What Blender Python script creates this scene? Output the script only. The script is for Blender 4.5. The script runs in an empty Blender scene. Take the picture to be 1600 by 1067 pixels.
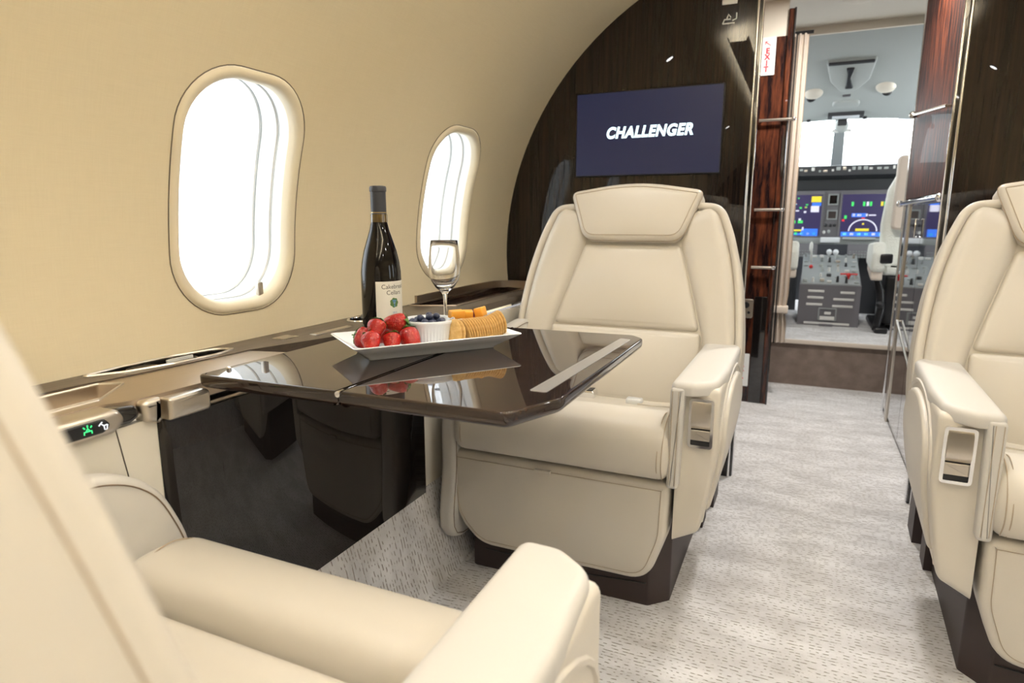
import bpy, bmesh, math, random
from math import sin, cos, pi, radians, sqrt, atan2, hypot
from mathutils import Vector, Matrix
random.seed(7)
S = bpy.context.scene
COL = S.collection

# ------------------------------------------------------------------ camera, world, exposure
CAM_H = 0.93
PITCH, YAW = math.atan2(191, 1000), math.atan2(458, 1018)
cd = bpy.data.cameras.new('camera'); cam = bpy.data.objects.new('camera', cd); COL.objects.link(cam)
cam.location = (0, 0, CAM_H); cam.rotation_euler = (pi/2 - PITCH, 0, YAW)
cd.sensor_width = 36; cd.lens = 36*1000/1600; cd.clip_start = 0.02
cd.dof.use_dof = True; cd.dof.focus_distance = 1.32; cd.dof.aperture_fstop = 5.0
S.camera = cam
S.view_settings.view_transform = 'Standard'; S.view_settings.look = 'None'
S.view_settings.gamma = 1.0; S.view_settings.use_curve_mapping = False
S.view_settings.exposure = 0.07
wd = bpy.data.worlds.new('hangar_daylight'); S.world = wd; wd.use_nodes = True
wb = wd.node_tree.nodes['Background']; wb.inputs[0].default_value = (0.93, 0.97, 1.0, 1); wb.inputs[1].default_value = 10.0

def area(name, loc, sx, sy, power, color=(1, 0.93, 0.82), rot=(0, 0, 0), shape='RECTANGLE'):
    l = bpy.data.lights.new(name, 'AREA'); l.shape = shape; l.size = sx
    if shape in ('RECTANGLE', 'ELLIPSE'): l.size_y = sy
    l.energy = power; l.color = color
    o = bpy.data.objects.new(name, l); COL.objects.link(o); o.location = loc; o.rotation_euler = rot
    return o
# long unseen fill strips added under the ceiling, one each side of the aisle, and the aisle downlights
def spread(o, deg): o.data.spread = radians(deg); return o
for xx in (-0.33, 0.48):       # added fill aimed up at the ceiling from made-up troughs
    area('cabin_fill_light', (xx, 0.05, 1.702), 0.05, 2.9, 22, (1, 0.99, 0.97), (pi, 0, 0))
for yy in (-0.7, 0.25, 1.15, 2.0):
    spread(area('aisle_downlight', (0.10, yy, 1.80), 0.07, 0.07, 1.25, (0.98, 0.99, 1), shape='DISK'), 130)
READ = [(sx_, yy) for sx_ in (-1, 1) for yy in (-.8, 0.0, .8, 1.6)]
def read_pos(sx_, yy, r=.995):          # on the curve of the cabin ceiling
    x, z = -.064-r*cos(radians(57)), .794+r*sin(radians(57)); return (x if sx_ < 0 else .15-x, yy, z)
for sx_, yy in READ:
    spread(area('reading_lamp', read_pos(sx_, yy, .985), 0.05, 0.05, 1.15, (1, 0.99, 0.98), (0, radians(14*sx_), 0), shape='DISK'), 130)
area('entry_light', (0.14, 2.95, 1.915), 0.16, 0.16, 22, (1, 0.95, 0.88), shape='DISK')

# ------------------------------------------------------------------ materials
def newmat(name):
    m = bpy.data.materials.new(name); m.use_nodes = True
    nt = m.node_tree; return m, nt, nt.nodes['Principled BSDF'], nt.nodes, nt.links
def setp(b, **k):
    for n, v in k.items():
        key = {'color': 'Base Color', 'rough': 'Roughness', 'metal': 'Metallic', 'coat': 'Coat Weight', 'coatr': 'Coat Roughness',
               'spec': 'Specular IOR Level', 'trans': 'Transmission Weight', 'ior': 'IOR', 'emit': 'Emission Color', 'estr': 'Emission Strength',
               'sheen': 'Sheen Weight', 'sss': 'Subsurface Weight', 'aniso': 'Anisotropic'}[n]
        if n in ('color', 'emit'): v = (*v, 1)
        b.inputs[key].default_value = v
def coords(N, L, scale=(1, 1, 1)):
    tc = N.new('ShaderNodeTexCoord'); mp = N.new('ShaderNodeMapping'); mp.inputs['Scale'].default_value = scale
    L.new(tc.outputs['Object'], mp.inputs['Vector']); return mp.outputs['Vector']
def noise(N, L, vec, scale, detail=3, rough=.5):
    n = N.new('ShaderNodeTexNoise'); n.inputs['Scale'].default_value = scale
    n.inputs['Detail'].default_value = detail; n.inputs['Roughness'].default_value = rough
    L.new(vec, n.inputs['Vector']); return n.outputs['Fac']
def ramp(N, L, fac, stops):
    r = N.new('ShaderNodeValToRGB'); e = r.color_ramp.elements
    while len(e) < len(stops): e.new(0.5)
    for el, (p, c) in zip(e, stops): el.position = p; el.color = (*c, 1)
    L.new(fac, r.inputs['Fac']); return r.outputs['Color']
def bump(N, L, b, fac, strength=.2, dist=.001):
    bp = N.new('ShaderNodeBump'); bp.inputs['Strength'].default_value = strength; bp.inputs['Distance'].default_value = dist
    L.new(fac, bp.inputs['Height']); L.new(bp.outputs['Normal'], b.inputs['Normal'])
def plain(name, color, rough=.5, metal=0, **k):
    m, nt, b, N, L = newmat(name); setp(b, color=color, rough=rough, metal=metal, **k)
    v = coords(N, L); f = noise(N, L, v, 60)
    mm = N.new('ShaderNodeMapRange'); mm.inputs['To Min'].default_value = max(0, rough-.04); mm.inputs['To Max'].default_value = min(1, rough+.04)
    L.new(f, mm.inputs['Value']); L.new(mm.outputs['Result'], b.inputs['Roughness'])
    return m
def emissive(name, color, strength):
    m, nt, b, N, L = newmat(name); setp(b, color=(0, 0, 0), rough=.3, emit=color, estr=strength); return m
def leather(name, color, rough=.42):
    m, nt, b, N, L = newmat(name); setp(b, rough=rough, spec=.45)
    v = coords(N, L)
    c = ramp(N, L, noise(N, L, v, 3.5, 2), [(.3, tuple(x*.965 for x in color)), (.7, color)])
    L.new(c, b.inputs['Base Color'])
    vo = N.new('ShaderNodeTexVoronoi'); vo.inputs['Scale'].default_value = 900; L.new(v, vo.inputs['Vector'])
    bump(N, L, b, vo.outputs['Distance'], .12, .0006)
    return m
def wood(name, dark, light, rough=.35, sc=(14, 14, .8), coat=1.0, mid=.55, cior=1.5, stops=None):
    m, nt, b, N, L = newmat(name); setp(b, rough=.6, coat=coat, coatr=.008, spec=.08); b.inputs['Coat IOR'].default_value = cior
    v = coords(N, L, sc)
    n1 = noise(N, L, v, 3.0, 6, .65)
    c = ramp(N, L, n1, [(stops[0] if stops else .36, dark), (stops[1] if stops else mid, tuple(d*.55+l*.45 for d, l in zip(dark, light))), (stops[2] if stops else .72, light)])
    L.new(c, b.inputs['Base Color'])
    return m
def brushed(name, color, rough=.3, sc=(300, 4, 300)):
    m, nt, b, N, L = newmat(name); setp(b, color=color, metal=1, rough=rough)
    v = coords(N, L, sc); f = noise(N, L, v, 2, 3)
    mm = N.new('ShaderNodeMapRange'); mm.inputs['To Min'].default_value = rough-.06; mm.inputs['To Max'].default_value = rough+.08
    L.new(f, mm.inputs['Value']); L.new(mm.outputs['Result'], b.inputs['Roughness'])
    bump(N, L, b, f, .05, .0003)
    return m
M = {}
M['leather'] = leather('cream_leather', (.69, .64, .56))
M['leather_pale'] = leather('pale_cream_leather', (.63, .605, .565), .5)
M['leather_side'] = leather('side_leather', (.655, .605, .52), .52)
M['plinth'] = leather('dark_brown_leather', (.045, .030, .027), .5)
M['stitch'] = plain('dark_stitching', (.20, .14, .09), .7)
M['seam'] = plain('seam_thread', (.46, .37, .27), .7)
M['dado'] = plain('cream_sidewall', (.74, .70, .62), .5)
M['chrome'] = plain('polished_chrome', (.86, .86, .87), .07, 1)
M['nickel'] = brushed('brushed_nickel', (.62, .57, .50), .3)
M['steel'] = brushed('pale_brushed_steel', (.80, .79, .78), .34)
M['bronze'] = brushed('brushed_bronze', (.50, .42, .34), .32)
M['black'] = plain('black_plastic', (.012, .012, .014), .35)
M['gasket'] = plain('dark_gasket', (.05, .04, .03), .6)
M['bezel_gap'] = plain('bezel_gap_grey', (.16, .13, .09), .6)
M['gloss_black'] = plain('black_lacquer', (.008, .006, .006), .12, coat=1.0, coatr=.02)
M['wood_bulk'] = wood('dark_ebony_veneer', (.007, .0045, .0035), (.032, .017, .010), .3, (26, 26, .7))
M['wood_table'] = wood('table_veneer', (.010, .005, .004), (.040, .018, .011), .3, (1.0, 22, 22), cior=1.66)
M['wood_panel'] = wood('panel_veneer', (.004, .003, .0025), (.010, .006, .005), .3, (20, 20, .8), coat=.9)
M['wood_red'] = wood('red_ebony_veneer', (.012, .004, .004), (.24, .065, .025), .3, (14, 14, 1.6), stops=(.42, .60, .78))
M['wood_matte'] = wood('matte_red_veneer', (.012, .004, .004), (.24, .065, .025), .45, (14, 14, 1.6), coat=.03, stops=(.44, .62, .80))
M['ledge'] = wood('taupe_ledge_veneer', (.085, .065, .05), (.13, .10, .078), .35, (30, 1.5, 30), coat=.5)
M['white_plastic'] = plain('white_plastic', (.74, .74, .72), .4)
M['bezel'] = plain('cream_window_bezel', (.80, .72, .56), .45)
M['grey_lining'] = plain('grey_cockpit_lining', (.44, .47, .46), .7)
M['grey_lining_dark'] = plain('grey_trim', (.30, .32, .32), .6)
M['cockpit_grey'] = plain('cockpit_grey_paint', (.15, .145, .16), .55)
M['cockpit_dark'] = plain('cockpit_dark_paint', (.035, .037, .042), .5)
M['cream_plastic'] = plain('cream_headliner', (.76, .70, .60), .6)
M['red'] = plain('red_plastic', (.65, .02, .02), .4)
M['screen_blue'] = emissive('screen_navy', (.024, .030, .085), .62)
M['lamp_lens'] = emissive('lit_lens', (1, .98, .95), 30)
M['screen_text'] = emissive('screen_white', (.75, .95, 1.0), 1.9)
M['icon_green'] = emissive('icon_green', (.05, .9, .25), 1.6)
M['icon_white'] = emissive('icon_white', (.85, .87, .9), 1.3)
M['disp_bg'] = emissive('display_indigo', (.045, .035, .12), .9)
M['disp_green'] = emissive('display_green', (.06, .75, .15), 1.2)
M['disp_blue'] = emissive('display_blue', (.05, .2, .9), 1.2)
M['disp_cyan'] = emissive('display_cyan', (.2, .8, .9), 1.2)
M['disp_yellow'] = emissive('display_yellow', (.9, .75, .05), 1.1)
M['disp_white'] = emissive('display_white', (.8, .8, .95), 1.1)
M['disp_red'] = emissive('display_red', (.9, .05, .05), 1.1)
M['sign_white'] = plain('sign_white', (.85, .86, .86), .4)
M['sign_red'] = plain('sign_red', (.75, .03, .06), .5)
M['porcelain'] = plain('white_porcelain', (.80, .83, .87), .12, coat=.5)
M['paper'] = plain('label_paper', (.78, .76, .69), .7)
M['ink'] = plain('label_ink', (.05, .05, .05), .7)
M['ink_green'] = plain('label_green', (.10, .20, .06), .7)
M['ink_blue'] = plain('label_blue', (.12, .28, .48), .7)
M['capsule'] = plain('charcoal_capsule', (.035, .038, .048), .45)
M['gold'] = plain('gold_foil', (.55, .42, .2), .3, 1)
M['bottle'] = plain('dark_wine_glass', (.004, .003, .003), .04, spec=.42)
M['bottle_neck'] = plain('amber_neck_glass', (.10, .06, .01), .08, coat=1.0)
M['leaf'] = plain('strawberry_leaf', (.07, .19, .03), .5)
M['blueberry'] = None
M['cheese'] = plain('orange_cheddar', (.86, .40, .05), .4, sss=.15)
M['grape'] = plain('red_grape', (.28, .03, .06), .2, sss=.2)
M['fleece'] = None
def mk():
    # linen wall covering
    m, nt, b, N, L = newmat('linen_wallcovering'); setp(b, rough=.62, spec=.3)
    v = coords(N, L); f1 = noise(N, L, coords(N, L, (8, 8, 500)), 3, 4); f2 = noise(N, L, coords(N, L, (8, 500, 8)), 3, 4)
    ad = N.new('ShaderNodeMath'); ad.operation = 'ADD'; L.new(f1, ad.inputs[0]); L.new(f2, ad.inputs[1])
    hf = N.new('ShaderNodeMath'); hf.operation = 'MULTIPLY'; hf.inputs[1].default_value = .5; L.new(ad.outputs[0], hf.inputs[0])
    L.new(ramp(N, L, hf.outputs[0], [(.35, (.72, .63, .455)), (.65, (.77, .68, .50))]), b.inputs['Base Color'])
    bump(N, L, b, hf.outputs[0], .12, .0005); M['linen'] = m
    # carpet
    m, nt, b, N, L = newmat('woven_carpet'); setp(b, rough=.95, spec=.1, sheen=.2)
    v = coords(N, L)
    sp = N.new('ShaderNodeSeparateXYZ'); L.new(v, sp.inputs[0])
    wob = noise(N, L, coords(N, L, (9, 9, 9)), 1, 2)
    ma = N.new('ShaderNodeMath'); ma.operation = 'MULTIPLY_ADD'; ma.inputs[1].default_value = .02; L.new(wob, ma.inputs[0]); L.new(sp.outputs['Y'], ma.inputs[2])
    ms_ = N.new('ShaderNodeMath'); ms_.operation = 'MULTIPLY'; ms_.inputs[1].default_value = 2*pi/.0105; L.new(ma.outputs[0], ms_.inputs[0])
    sn = N.new('ShaderNodeMath'); sn.operation = 'SINE'; L.new(ms_.outputs[0], sn.inputs[0])
    rowm = N.new('ShaderNodeMapRange'); rowm.inputs['From Min'].default_value = .45; rowm.inputs['From Max'].default_value = .85; L.new(sn.outputs[0], rowm.inputs['Value'])
    dash = noise(N, L, coords(N, L, (75, 95, 75)), 1, 1)
    cut = N.new('ShaderNodeMapRange'); cut.inputs['From Min'].default_value = .49; cut.inputs['From Max'].default_value = .56; L.new(dash, cut.inputs['Value'])
    ml = N.new('ShaderNodeMath'); ml.operation = 'MULTIPLY'; L.new(rowm.outputs['Result'], ml.inputs[0]); L.new(cut.outputs['Result'], ml.inputs[1])
    f = noise(N, L, coords(N, L, (90, 90, 90)), 4, 4)
    big = noise(N, L, coords(N, L, (2.2, 5, 2.2)), 2.2, 5, .6)
    col = ramp(N, L, big, [(.32, (.56, .55, .555)), (.66, (.82, .815, .83))])
    mix = N.new('ShaderNodeMix'); mix.data_type = 'RGBA'; L.new(ml.outputs[0], mix.inputs['Factor']); L.new(col, mix.inputs['A']); mix.inputs['B'].default_value = (.31, .285, .26, 1)
    L.new(mix.outputs['Result'], b.inputs['Base Color'])
    sb = N.new('ShaderNodeMath'); sb.operation = 'SUBTRACT'; L.new(f, sb.inputs[0]); L.new(ml.outputs[0], sb.inputs[1])
    bump(N, L, b, sb.outputs[0], .6, .003); M['carpet'] = m
    m, nt, b, N, L = newmat('brown_carpet'); setp(b, rough=.95, spec=.1)
    f = noise(N, L, coords(N, L), 160, 4); f2 = noise(N, L, coords(N, L), 18, 4)
    L.new(ramp(N, L, f2, [(.3, (.20, .155, .13)), (.7, (.27, .215, .185))]), b.inputs['Base Color'])
    bump(N, L, b, f, .6, .003); M['brown_carpet'] = m
    # curtain
    m, nt, b, N, L = newmat('curtain_cloth'); setp(b, color=(.68, .60, .52), rough=.8)
    bump(N, L, b, noise(N, L, coords(N, L), 300, 2), .2, .001); M['curtain'] = m
    m, nt, b, N, L = newmat('sheepskin'); setp(b, color=(.80, .82, .76), rough=.9, sheen=.5)
    bump(N, L, b, noise(N, L, coords(N, L), 120, 4), .8, .006); M['fleece'] = m
    # berries
    m, nt, b, N, L = newmat('strawberry_skin'); setp(b, rough=.28, spec=.5, sss=.1)
    v = coords(N, L); vo = N.new('ShaderNodeTexVoronoi'); vo.inputs['Scale'].default_value = 260; vo.inputs['Randomness'].default_value = .55; L.new(v, vo.inputs['Vector'])
    big = noise(N, L, v, 30, 2)
    c1 = ramp(N, L, big, [(.3, (.27, .005, .006)), (.75, (.52, .022, .013))])
    sd = N.new('ShaderNodeMapRange'); sd.inputs['From Min'].default_value = .13; sd.inputs['From Max'].default_value = .18; sd.inputs['To Min'].default_value = 1; sd.inputs['To Max'].default_value = 0
    L.new(vo.outputs['Distance'], sd.inputs['Value'])
    mix = N.new('ShaderNodeMix'); mix.data_type = 'RGBA'; L.new(sd.outputs['Result'], mix.inputs['Factor']); L.new(c1, mix.inputs['A']); mix.inputs['B'].default_value = (.60, .26, .08, 1)
    L.new(mix.outputs['Result'], b.inputs['Base Color']); bump(N, L, b, vo.outputs['Distance'], .6, .0012); M['strawberry'] = m
    m, nt, b, N, L = newmat('blueberry_skin'); setp(b, rough=.4)
    L.new(ramp(N, L, noise(N, L, coords(N, L), 90, 3), [(.35, (.008, .010, .028)), (.75, (.06, .08, .16))]), b.inputs['Base Color']); M['blueberry'] = m
    m, nt, b, N, L = newmat('baked_cracker'); setp(b, rough=.6)
    L.new(ramp(N, L, noise(N, L, coords(N, L), 120, 3), [(.3, (.62, .36, .11)), (.7, (.80, .56, .23))]), b.inputs['Base Color'])
    bump(N, L, b, noise(N, L, coords(N, L), 350, 2), .4, .001); M['cracker'] = m
    # window pane: grey tint added to dim the daylight, a weak reflection
    m, nt, b, N, L = newmat('window_acrylic'); nt.nodes.remove(b)
    tr = N.new('ShaderNodeBsdfTransparent'); tr.inputs[0].default_value = (.36, .37, .375, 1); gl = N.new('ShaderNodeBsdfGlossy'); gl.inputs['Roughness'].default_value = .02
    ms = N.new('ShaderNodeMixShader'); ms.inputs[0].default_value = .06
    L.new(tr.outputs[0], ms.inputs[1]); L.new(gl.outputs[0], ms.inputs[2])
    L.new(ms.outputs[0], N['Material Output'].inputs['Surface']); M['pane'] = m
    M['windscreen'] = m2 = m.copy(); m2.name = 'windscreen_glass'
    for n_ in m2.node_tree.nodes:
        if n_.type == 'BSDF_TRANSPARENT': n_.inputs[0].default_value = (.95, .97, .97, 1)
    m, nt, b, N, L = newmat('clear_glass'); setp(b, color=(1, 1, 1), rough=0, trans=1, ior=1.48); M['glass'] = m
    # polished mirror facing of the galley
    m, nt, b, N, L = newmat('mirror_facing'); setp(b, color=(.62, .62, .63), metal=1, rough=.03)
    bump(N, L, b, noise(N, L, coords(N, L), 7, 1), .03, .004); M['mirror'] = m
mk()

# ------------------------------------------------------------------ mesh tools
def offset_poly(poly, d):
    n = len(poly); out = []
    for i in range(n):
        x0, y0 = poly[i-1]; x1, y1 = poly[i]; x2, y2 = poly[(i+1) % n]
        ax, ay = x1-x0, y1-y0; bx, by = x2-x1, y2-y1
        la, lb = hypot(ax, ay) or 1e-9, hypot(bx, by) or 1e-9
        nx, ny = -ay/la-by/lb, ax/la+bx/lb; l = hypot(nx, ny) or 1e-9
        nx, ny = nx/l, ny/l
        c = max(.35, nx*(-by/lb)+ny*(bx/lb))
        out.append((x1+nx*d/c, y1+ny*d/c))
    return out
def ccw(p):
    a = sum(p[i-1][0]*p[i][1]-p[i][0]*p[i-1][1] for i in range(len(p)))
    return list(p) if a > 0 else list(reversed(p))
def rpoly(pts, r, seg=6):
    """rounded polygon; r = one radius or one per corner"""
    n = len(pts); out = []
    rs = r if isinstance(r, (list, tuple)) else [r]*n
    for i in range(n):
        P0, P1, P2 = Vector(pts[i-1]), Vector(pts[i]), Vector(pts[(i+1) % n])
        if rs[i] <= 0: out.append(tuple(P1)); continue
        a, b = (P0-P1), (P2-P1); la, lb = a.length, b.length; a.normalize(); b.normalize()
        ang = a.angle(b); t = min(rs[i]/math.tan(ang/2), .49*la, .49*lb) if ang < pi-.02 else .2*min(la, lb)
        A, B = P1+a*t, P1+b*t
        for k in range(seg+1):
            s = k/seg; q = A*(1-s)**2+P1*2*s*(1-s)+B*s*s
            out.append((q.x, q.y))
    return ccw(out)
def rrect(x0, x1, y0, y1, r, seg=6): return rpoly([(x0, y0), (x1, y0), (x1, y1), (x0, y1)], r, seg)
def spline(pts, n=8, closed=False):
    P = [Vector(p) for p in pts]; out = []; m = len(P)
    for i in range(m if closed else m-1):
        if closed: p0, p1, p2, p3 = P[i-1], P[i], P[(i+1) % m], P[(i+2) % m]
        else: p0, p1, p2, p3 = P[max(i-1, 0)], P[i], P[i+1], P[min(i+2, m-1)]
        for k in range(n):
            t = k/n
            out.append(.5*((2*p1)+(p2-p0)*t+(2*p0-5*p1+4*p2-p3)*t*t+(3*p1-p0-3*p2+p3)*t**3))
    if not closed: out.append(P[-1])
    return [tuple(v) for v in out]
XY = lambda u, v, h: (u, v, h)
YZ = lambda u, v, h: (h, u, v)
XZ = lambda u, v, h: (u, h, v)
class MB:
    def __init__(s): s.v = []; s.f = []
    def add(s, vs, fs):
        o = len(s.v); s.v += [tuple(p) for p in vs]; s.f += [tuple(i+o for i in f) for f in fs]
    def rings(s, rings, closed=True, cap0=True, cap1=True):
        n = len(rings[0]); vs = [p for r in rings for p in r]; fs = []
        for k in range(len(rings)-1):
            for i in range(n if closed else n-1):
                j = (i+1) % n; fs.append((k*n+i, k*n+j, (k+1)*n+j, (k+1)*n+i))
        if cap0: fs.append(tuple(reversed(range(n))))
        if cap1: fs.append(tuple((len(rings)-1)*n+i for i in range(n)))
        s.add(vs, fs)
    def box(s, x0, x1, y0, y1, z0, z1, r=0, seg=3):
        if r <= 0:
            s.rings([[(x0, y0, z), (x1, y0, z), (x1, y1, z), (x0, y1, z)] for z in (z0, z1)])
        else: s.puff(rrect(x0, x1, y0, y1, r, seg), XY, z0, z1, r, 0, r, seg)
    def puff(s, poly, fmap, h0, h1, r=0, crown=0, rb=0, seg=4, cap='fan'):
        """closed solid between h0 and h1 over a polygon, rounded top edge r (bottom rb), domed by crown"""
        poly = ccw(poly); sg = 1 if h1 > h0 else -1; R = []
        if crown:
            per = sum(hypot(poly[i][0]-poly[i-1][0], poly[i][1]-poly[i-1][1]) for i in range(len(poly))); dn = []
            for i in range(len(poly)):
                (xa, ya), (xb, yb) = poly[i-1], poly[i]; k_ = max(1, int(hypot(xb-xa, yb-ya)/per*60))
                dn += [(xa+(xb-xa)*j/k_, ya+(yb-ya)*j/k_) for j in range(1, k_+1)]
            poly = dn
        if rb > 0:
            for k in range(seg+1):
                a = pi/2*k/seg
                R.append([fmap(x, y, h0+sg*rb*(1-cos(a))) for x, y in offset_poly(poly, rb*(1-sin(a)))])
        else: R.append([fmap(x, y, h0) for x, y in poly])
        inner = poly
        if r > 0:
            for k in range(seg+1):
                a = pi/2*k/seg; inner = offset_poly(poly, r*(1-cos(a)))
                R.append([fmap(x, y, h1-sg*r*(1-sin(a))) for x, y in inner])
            if not crown: R.append([fmap(x, y, h1) for x, y in offset_poly(poly, r+min(.002, r*.4))])
        else: R.append([fmap(x, y, h1) for x, y in poly])
        if crown:
            cx = sum(p[0] for p in inner)/len(inner); cy = sum(p[1] for p in inner)/len(inner)
            y0_, y1_ = min(p[1] for p in inner), max(p[1] for p in inner); m_ = len(inner)
            def dome(x, y):
                xs = []
                for i in range(m_):
                    (xa, ya), (xb, yb) = inner[i-1], inner[i]
                    if (ya-y)*(yb-y) <= 0 and ya != yb: xs.append(xa+(xb-xa)*(y-ya)/(yb-ya))
                if len(xs) < 2 or max(xs)-min(xs) < 1e-6: return 0
                X_ = (2*x-min(xs)-max(xs))/(max(xs)-min(xs)); Y_ = (2*y-y0_-y1_)/(y1_-y0_)
                return max(0, (1-X_*X_)*(1-Y_*Y_))**.8
            for q in (.985, .955, .91, .85, .77, .67, .55, .42, .28, .14, .04):
                R.append([fmap(cx+(x-cx)*q, cy+(y-cy)*q, h1+sg*crown*dome(cx+(x-cx)*q, cy+(y-cy)*q)) for x, y in inner])
        s.rings(R)
    def frame(s, outer, inner, fmap, h0, h1):
        """ring between two outlines of equal length"""
        R = [[fmap(x, y, h0) for x, y in outer], [fmap(x, y, h1) for x, y in outer],
             [fmap(x, y, h1) for x, y in inner], [fmap(x, y, h0) for x, y in inner]]
        R.append(R[0]); s.rings(R, cap0=False, cap1=False)
    def tube(s, pts, r, n=8, closed=False):
        P = [Vector(p) for p in pts]; m = len(P); R = []; up = Vector((0, 0, 1)); prev = None
        for i in range(m):
            t = (P[(i+1) % m]-P[i-1]) if closed else (P[min(i+1, m-1)]-P[max(i-1, 0)])
            t.normalize()
            if prev is None:
                a = t.cross(up if abs(t.z) < .9 else Vector((1, 0, 0))).normalized()
            else:
                a = prev-t*prev.dot(t); a = a.normalized() if a.length > 1e-6 else t.orthogonal().normalized()
            prev = a; b = t.cross(a); rr = r[i] if isinstance(r, (list, tuple)) else r
            R.append([P[i]+a*rr*cos(2*pi*k/n)+b*rr*sin(2*pi*k/n) for k in range(n)])
        if closed: R.append(R[0])
        s.rings(R, cap0=not closed, cap1=not closed)
    def lathe(s, prof, c=(0, 0, 0), n=32):
        R = [[(c[0]+r*cos(2*pi*k/n), c[1]+r*sin(2*pi*k/n), c[2]+z) for k in range(n)] for r, z in prof]
        s.rings(R)
    def ball(s, c, rx, ry=None, rz=None, n=14, m=9):
        ry = ry or rx; rz = rz or rx; R = []
        for j in range(m):
            t = -pi/2+pi*(j+.5)/m
            R.append([(c[0]+rx*cos(t)*cos(2*pi*k/n), c[1]+ry*cos(t)*sin(2*pi*k/n), c[2]+rz*sin(t)) for k in range(n)])
        s.rings(R)
    def xf(s, fn): s.v = [tuple(fn(*p)) for p in s.v]; return s
    def build(s, name, mat, parent=None, local=False, angle=38, thick=0, fix=True):
        me = bpy.data.meshes.new(name)
        off = Vector((0, 0, 0))
        if parent is not None and not local:
            p = parent
            while p is not None: off += p.location; p = p.parent
        me.from_pydata([tuple(Vector(v)-off) for v in s.v], [], s.f)
        bm = bmesh.new(); bm.from_mesh(me)
        bmesh.ops.remove_doubles(bm, verts=bm.verts, dist=1e-6)
        bmesh.ops.dissolve_degenerate(bm, edges=bm.edges, dist=1e-7)
        if fix: bmesh.ops.recalc_face_normals(bm, faces=bm.faces)
        bm.to_mesh(me); bm.free()
        me.shade_smooth(); me.set_sharp_from_angle(angle=radians(angle))
        o = bpy.data.objects.new(name, me); COL.objects.link(o)
        if mat is not None: me.materials.append(M[mat] if isinstance(mat, str) else mat)
        if parent is not None: o.parent = parent
        return o
def tag(o, label, cat, group=None, kind=None):
    o['label'] = label; o['category'] = cat
    if group: o['group'] = group
    if kind: o['kind'] = kind
    return o
def thing(name, label, cat, loc=(0, 0, 0), rotz=0, group=None):
    o = bpy.data.objects.new(name, None); o.empty_display_size = .05; COL.objects.link(o)
    o.location = loc; o.rotation_euler = (0, 0, rotz); return tag(o, label, cat, group)
def struct(o): o['kind'] = 'structure'; return o
def base(mb):      # bottom centre of a builder, as the origin of a single-mesh thing
    xs, ys, zs = zip(*mb.v); return Vector(((min(xs)+max(xs))/2, (min(ys)+max(ys))/2, min(zs)))
def solo(mb, name, mat, label, cat, group=None, **k):
    b = base(mb); mb.xf(lambda x, y, z: (x-b.x, y-b.y, z-b.z)); o = mb.build(name, mat, **k); o.location = b
    return tag(o, label, cat, group)
def text_mesh(body, size, font_shear=0, offset=0, sx=1, spacing=1.0, extrude=.0, width=None):
    c = bpy.data.curves.new('lettering', 'FONT'); c.body = body; c.size = size; c.shear = font_shear; c.offset = offset
    c.align_x = 'CENTER'; c.align_y = 'CENTER'; c.space_character = spacing; c.extrude = extrude
    o = bpy.data.objects.new('lettering', c); COL.objects.link(o)
    dg = bpy.context.evaluated_depsgraph_get(); me = bpy.data.meshes.new_from_object(o.evaluated_get(dg))
    if width: sx = width/(max(v.co.x for v in me.vertices)-min(v.co.x for v in me.vertices))
    vs = [(v.co.x*sx, v.co.y, v.co.z) for v in me.vertices]; fs = [tuple(p.vertices) for p in me.polygons]
    bpy.data.objects.remove(o); bpy.data.curves.remove(c); bpy.data.meshes.remove(me)
    return vs, fs
def lettering(name, body, size, mat, place, parent, **k):
    vs, fs = text_mesh(body, size, **k); mb = MB(); mb.add([place(*v) for v in vs], fs)
    return mb.build(name, mat, parent, fix=False)

# ------------------------------------------------------------------ shell
WCX, WCZ, WR = -.064, .794, 1.017
CX = .075                                   # plane of symmetry of the cabin
def wpt(y, s, r=WR, side=-1):
    a = s/WR; x = WCX-r*cos(a); return ((x if side < 0 else 2*CX-x), y, WCZ+r*sin(a))
WIN_S, WIN_HW, WIN_HS = .187, .163, .245
def win_outline(yc, inset=0, n=128):
    """rounded window outline in (y, s), n points by direction; superellipse gives the soft corners"""
    out = []
    hw, hs = WIN_HW-inset, WIN_HS-inset; r = .125-inset*.6
    for k in range(n):
        a = 2*pi*(k+.5)/n
        # ray cast on rounded rect
        dx, dy = cos(a), sin(a); lo, hi = 0, 1
        for _ in range(40):
            m = (lo+hi)/2; px, py = abs(dx*m), abs(dy*m)
            qx, qy = max(px-(hw-r), 0), max(py-(hs-r), 0)
            ins = (hypot(qx, qy) <= r) and px <= hw and py <= hs
            lo, hi = (m, hi) if ins else (lo, m)
        out.append((yc+dx*lo, WIN_S+dy*lo))
    return out
S0, S1 = -.21, 1.02
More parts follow.
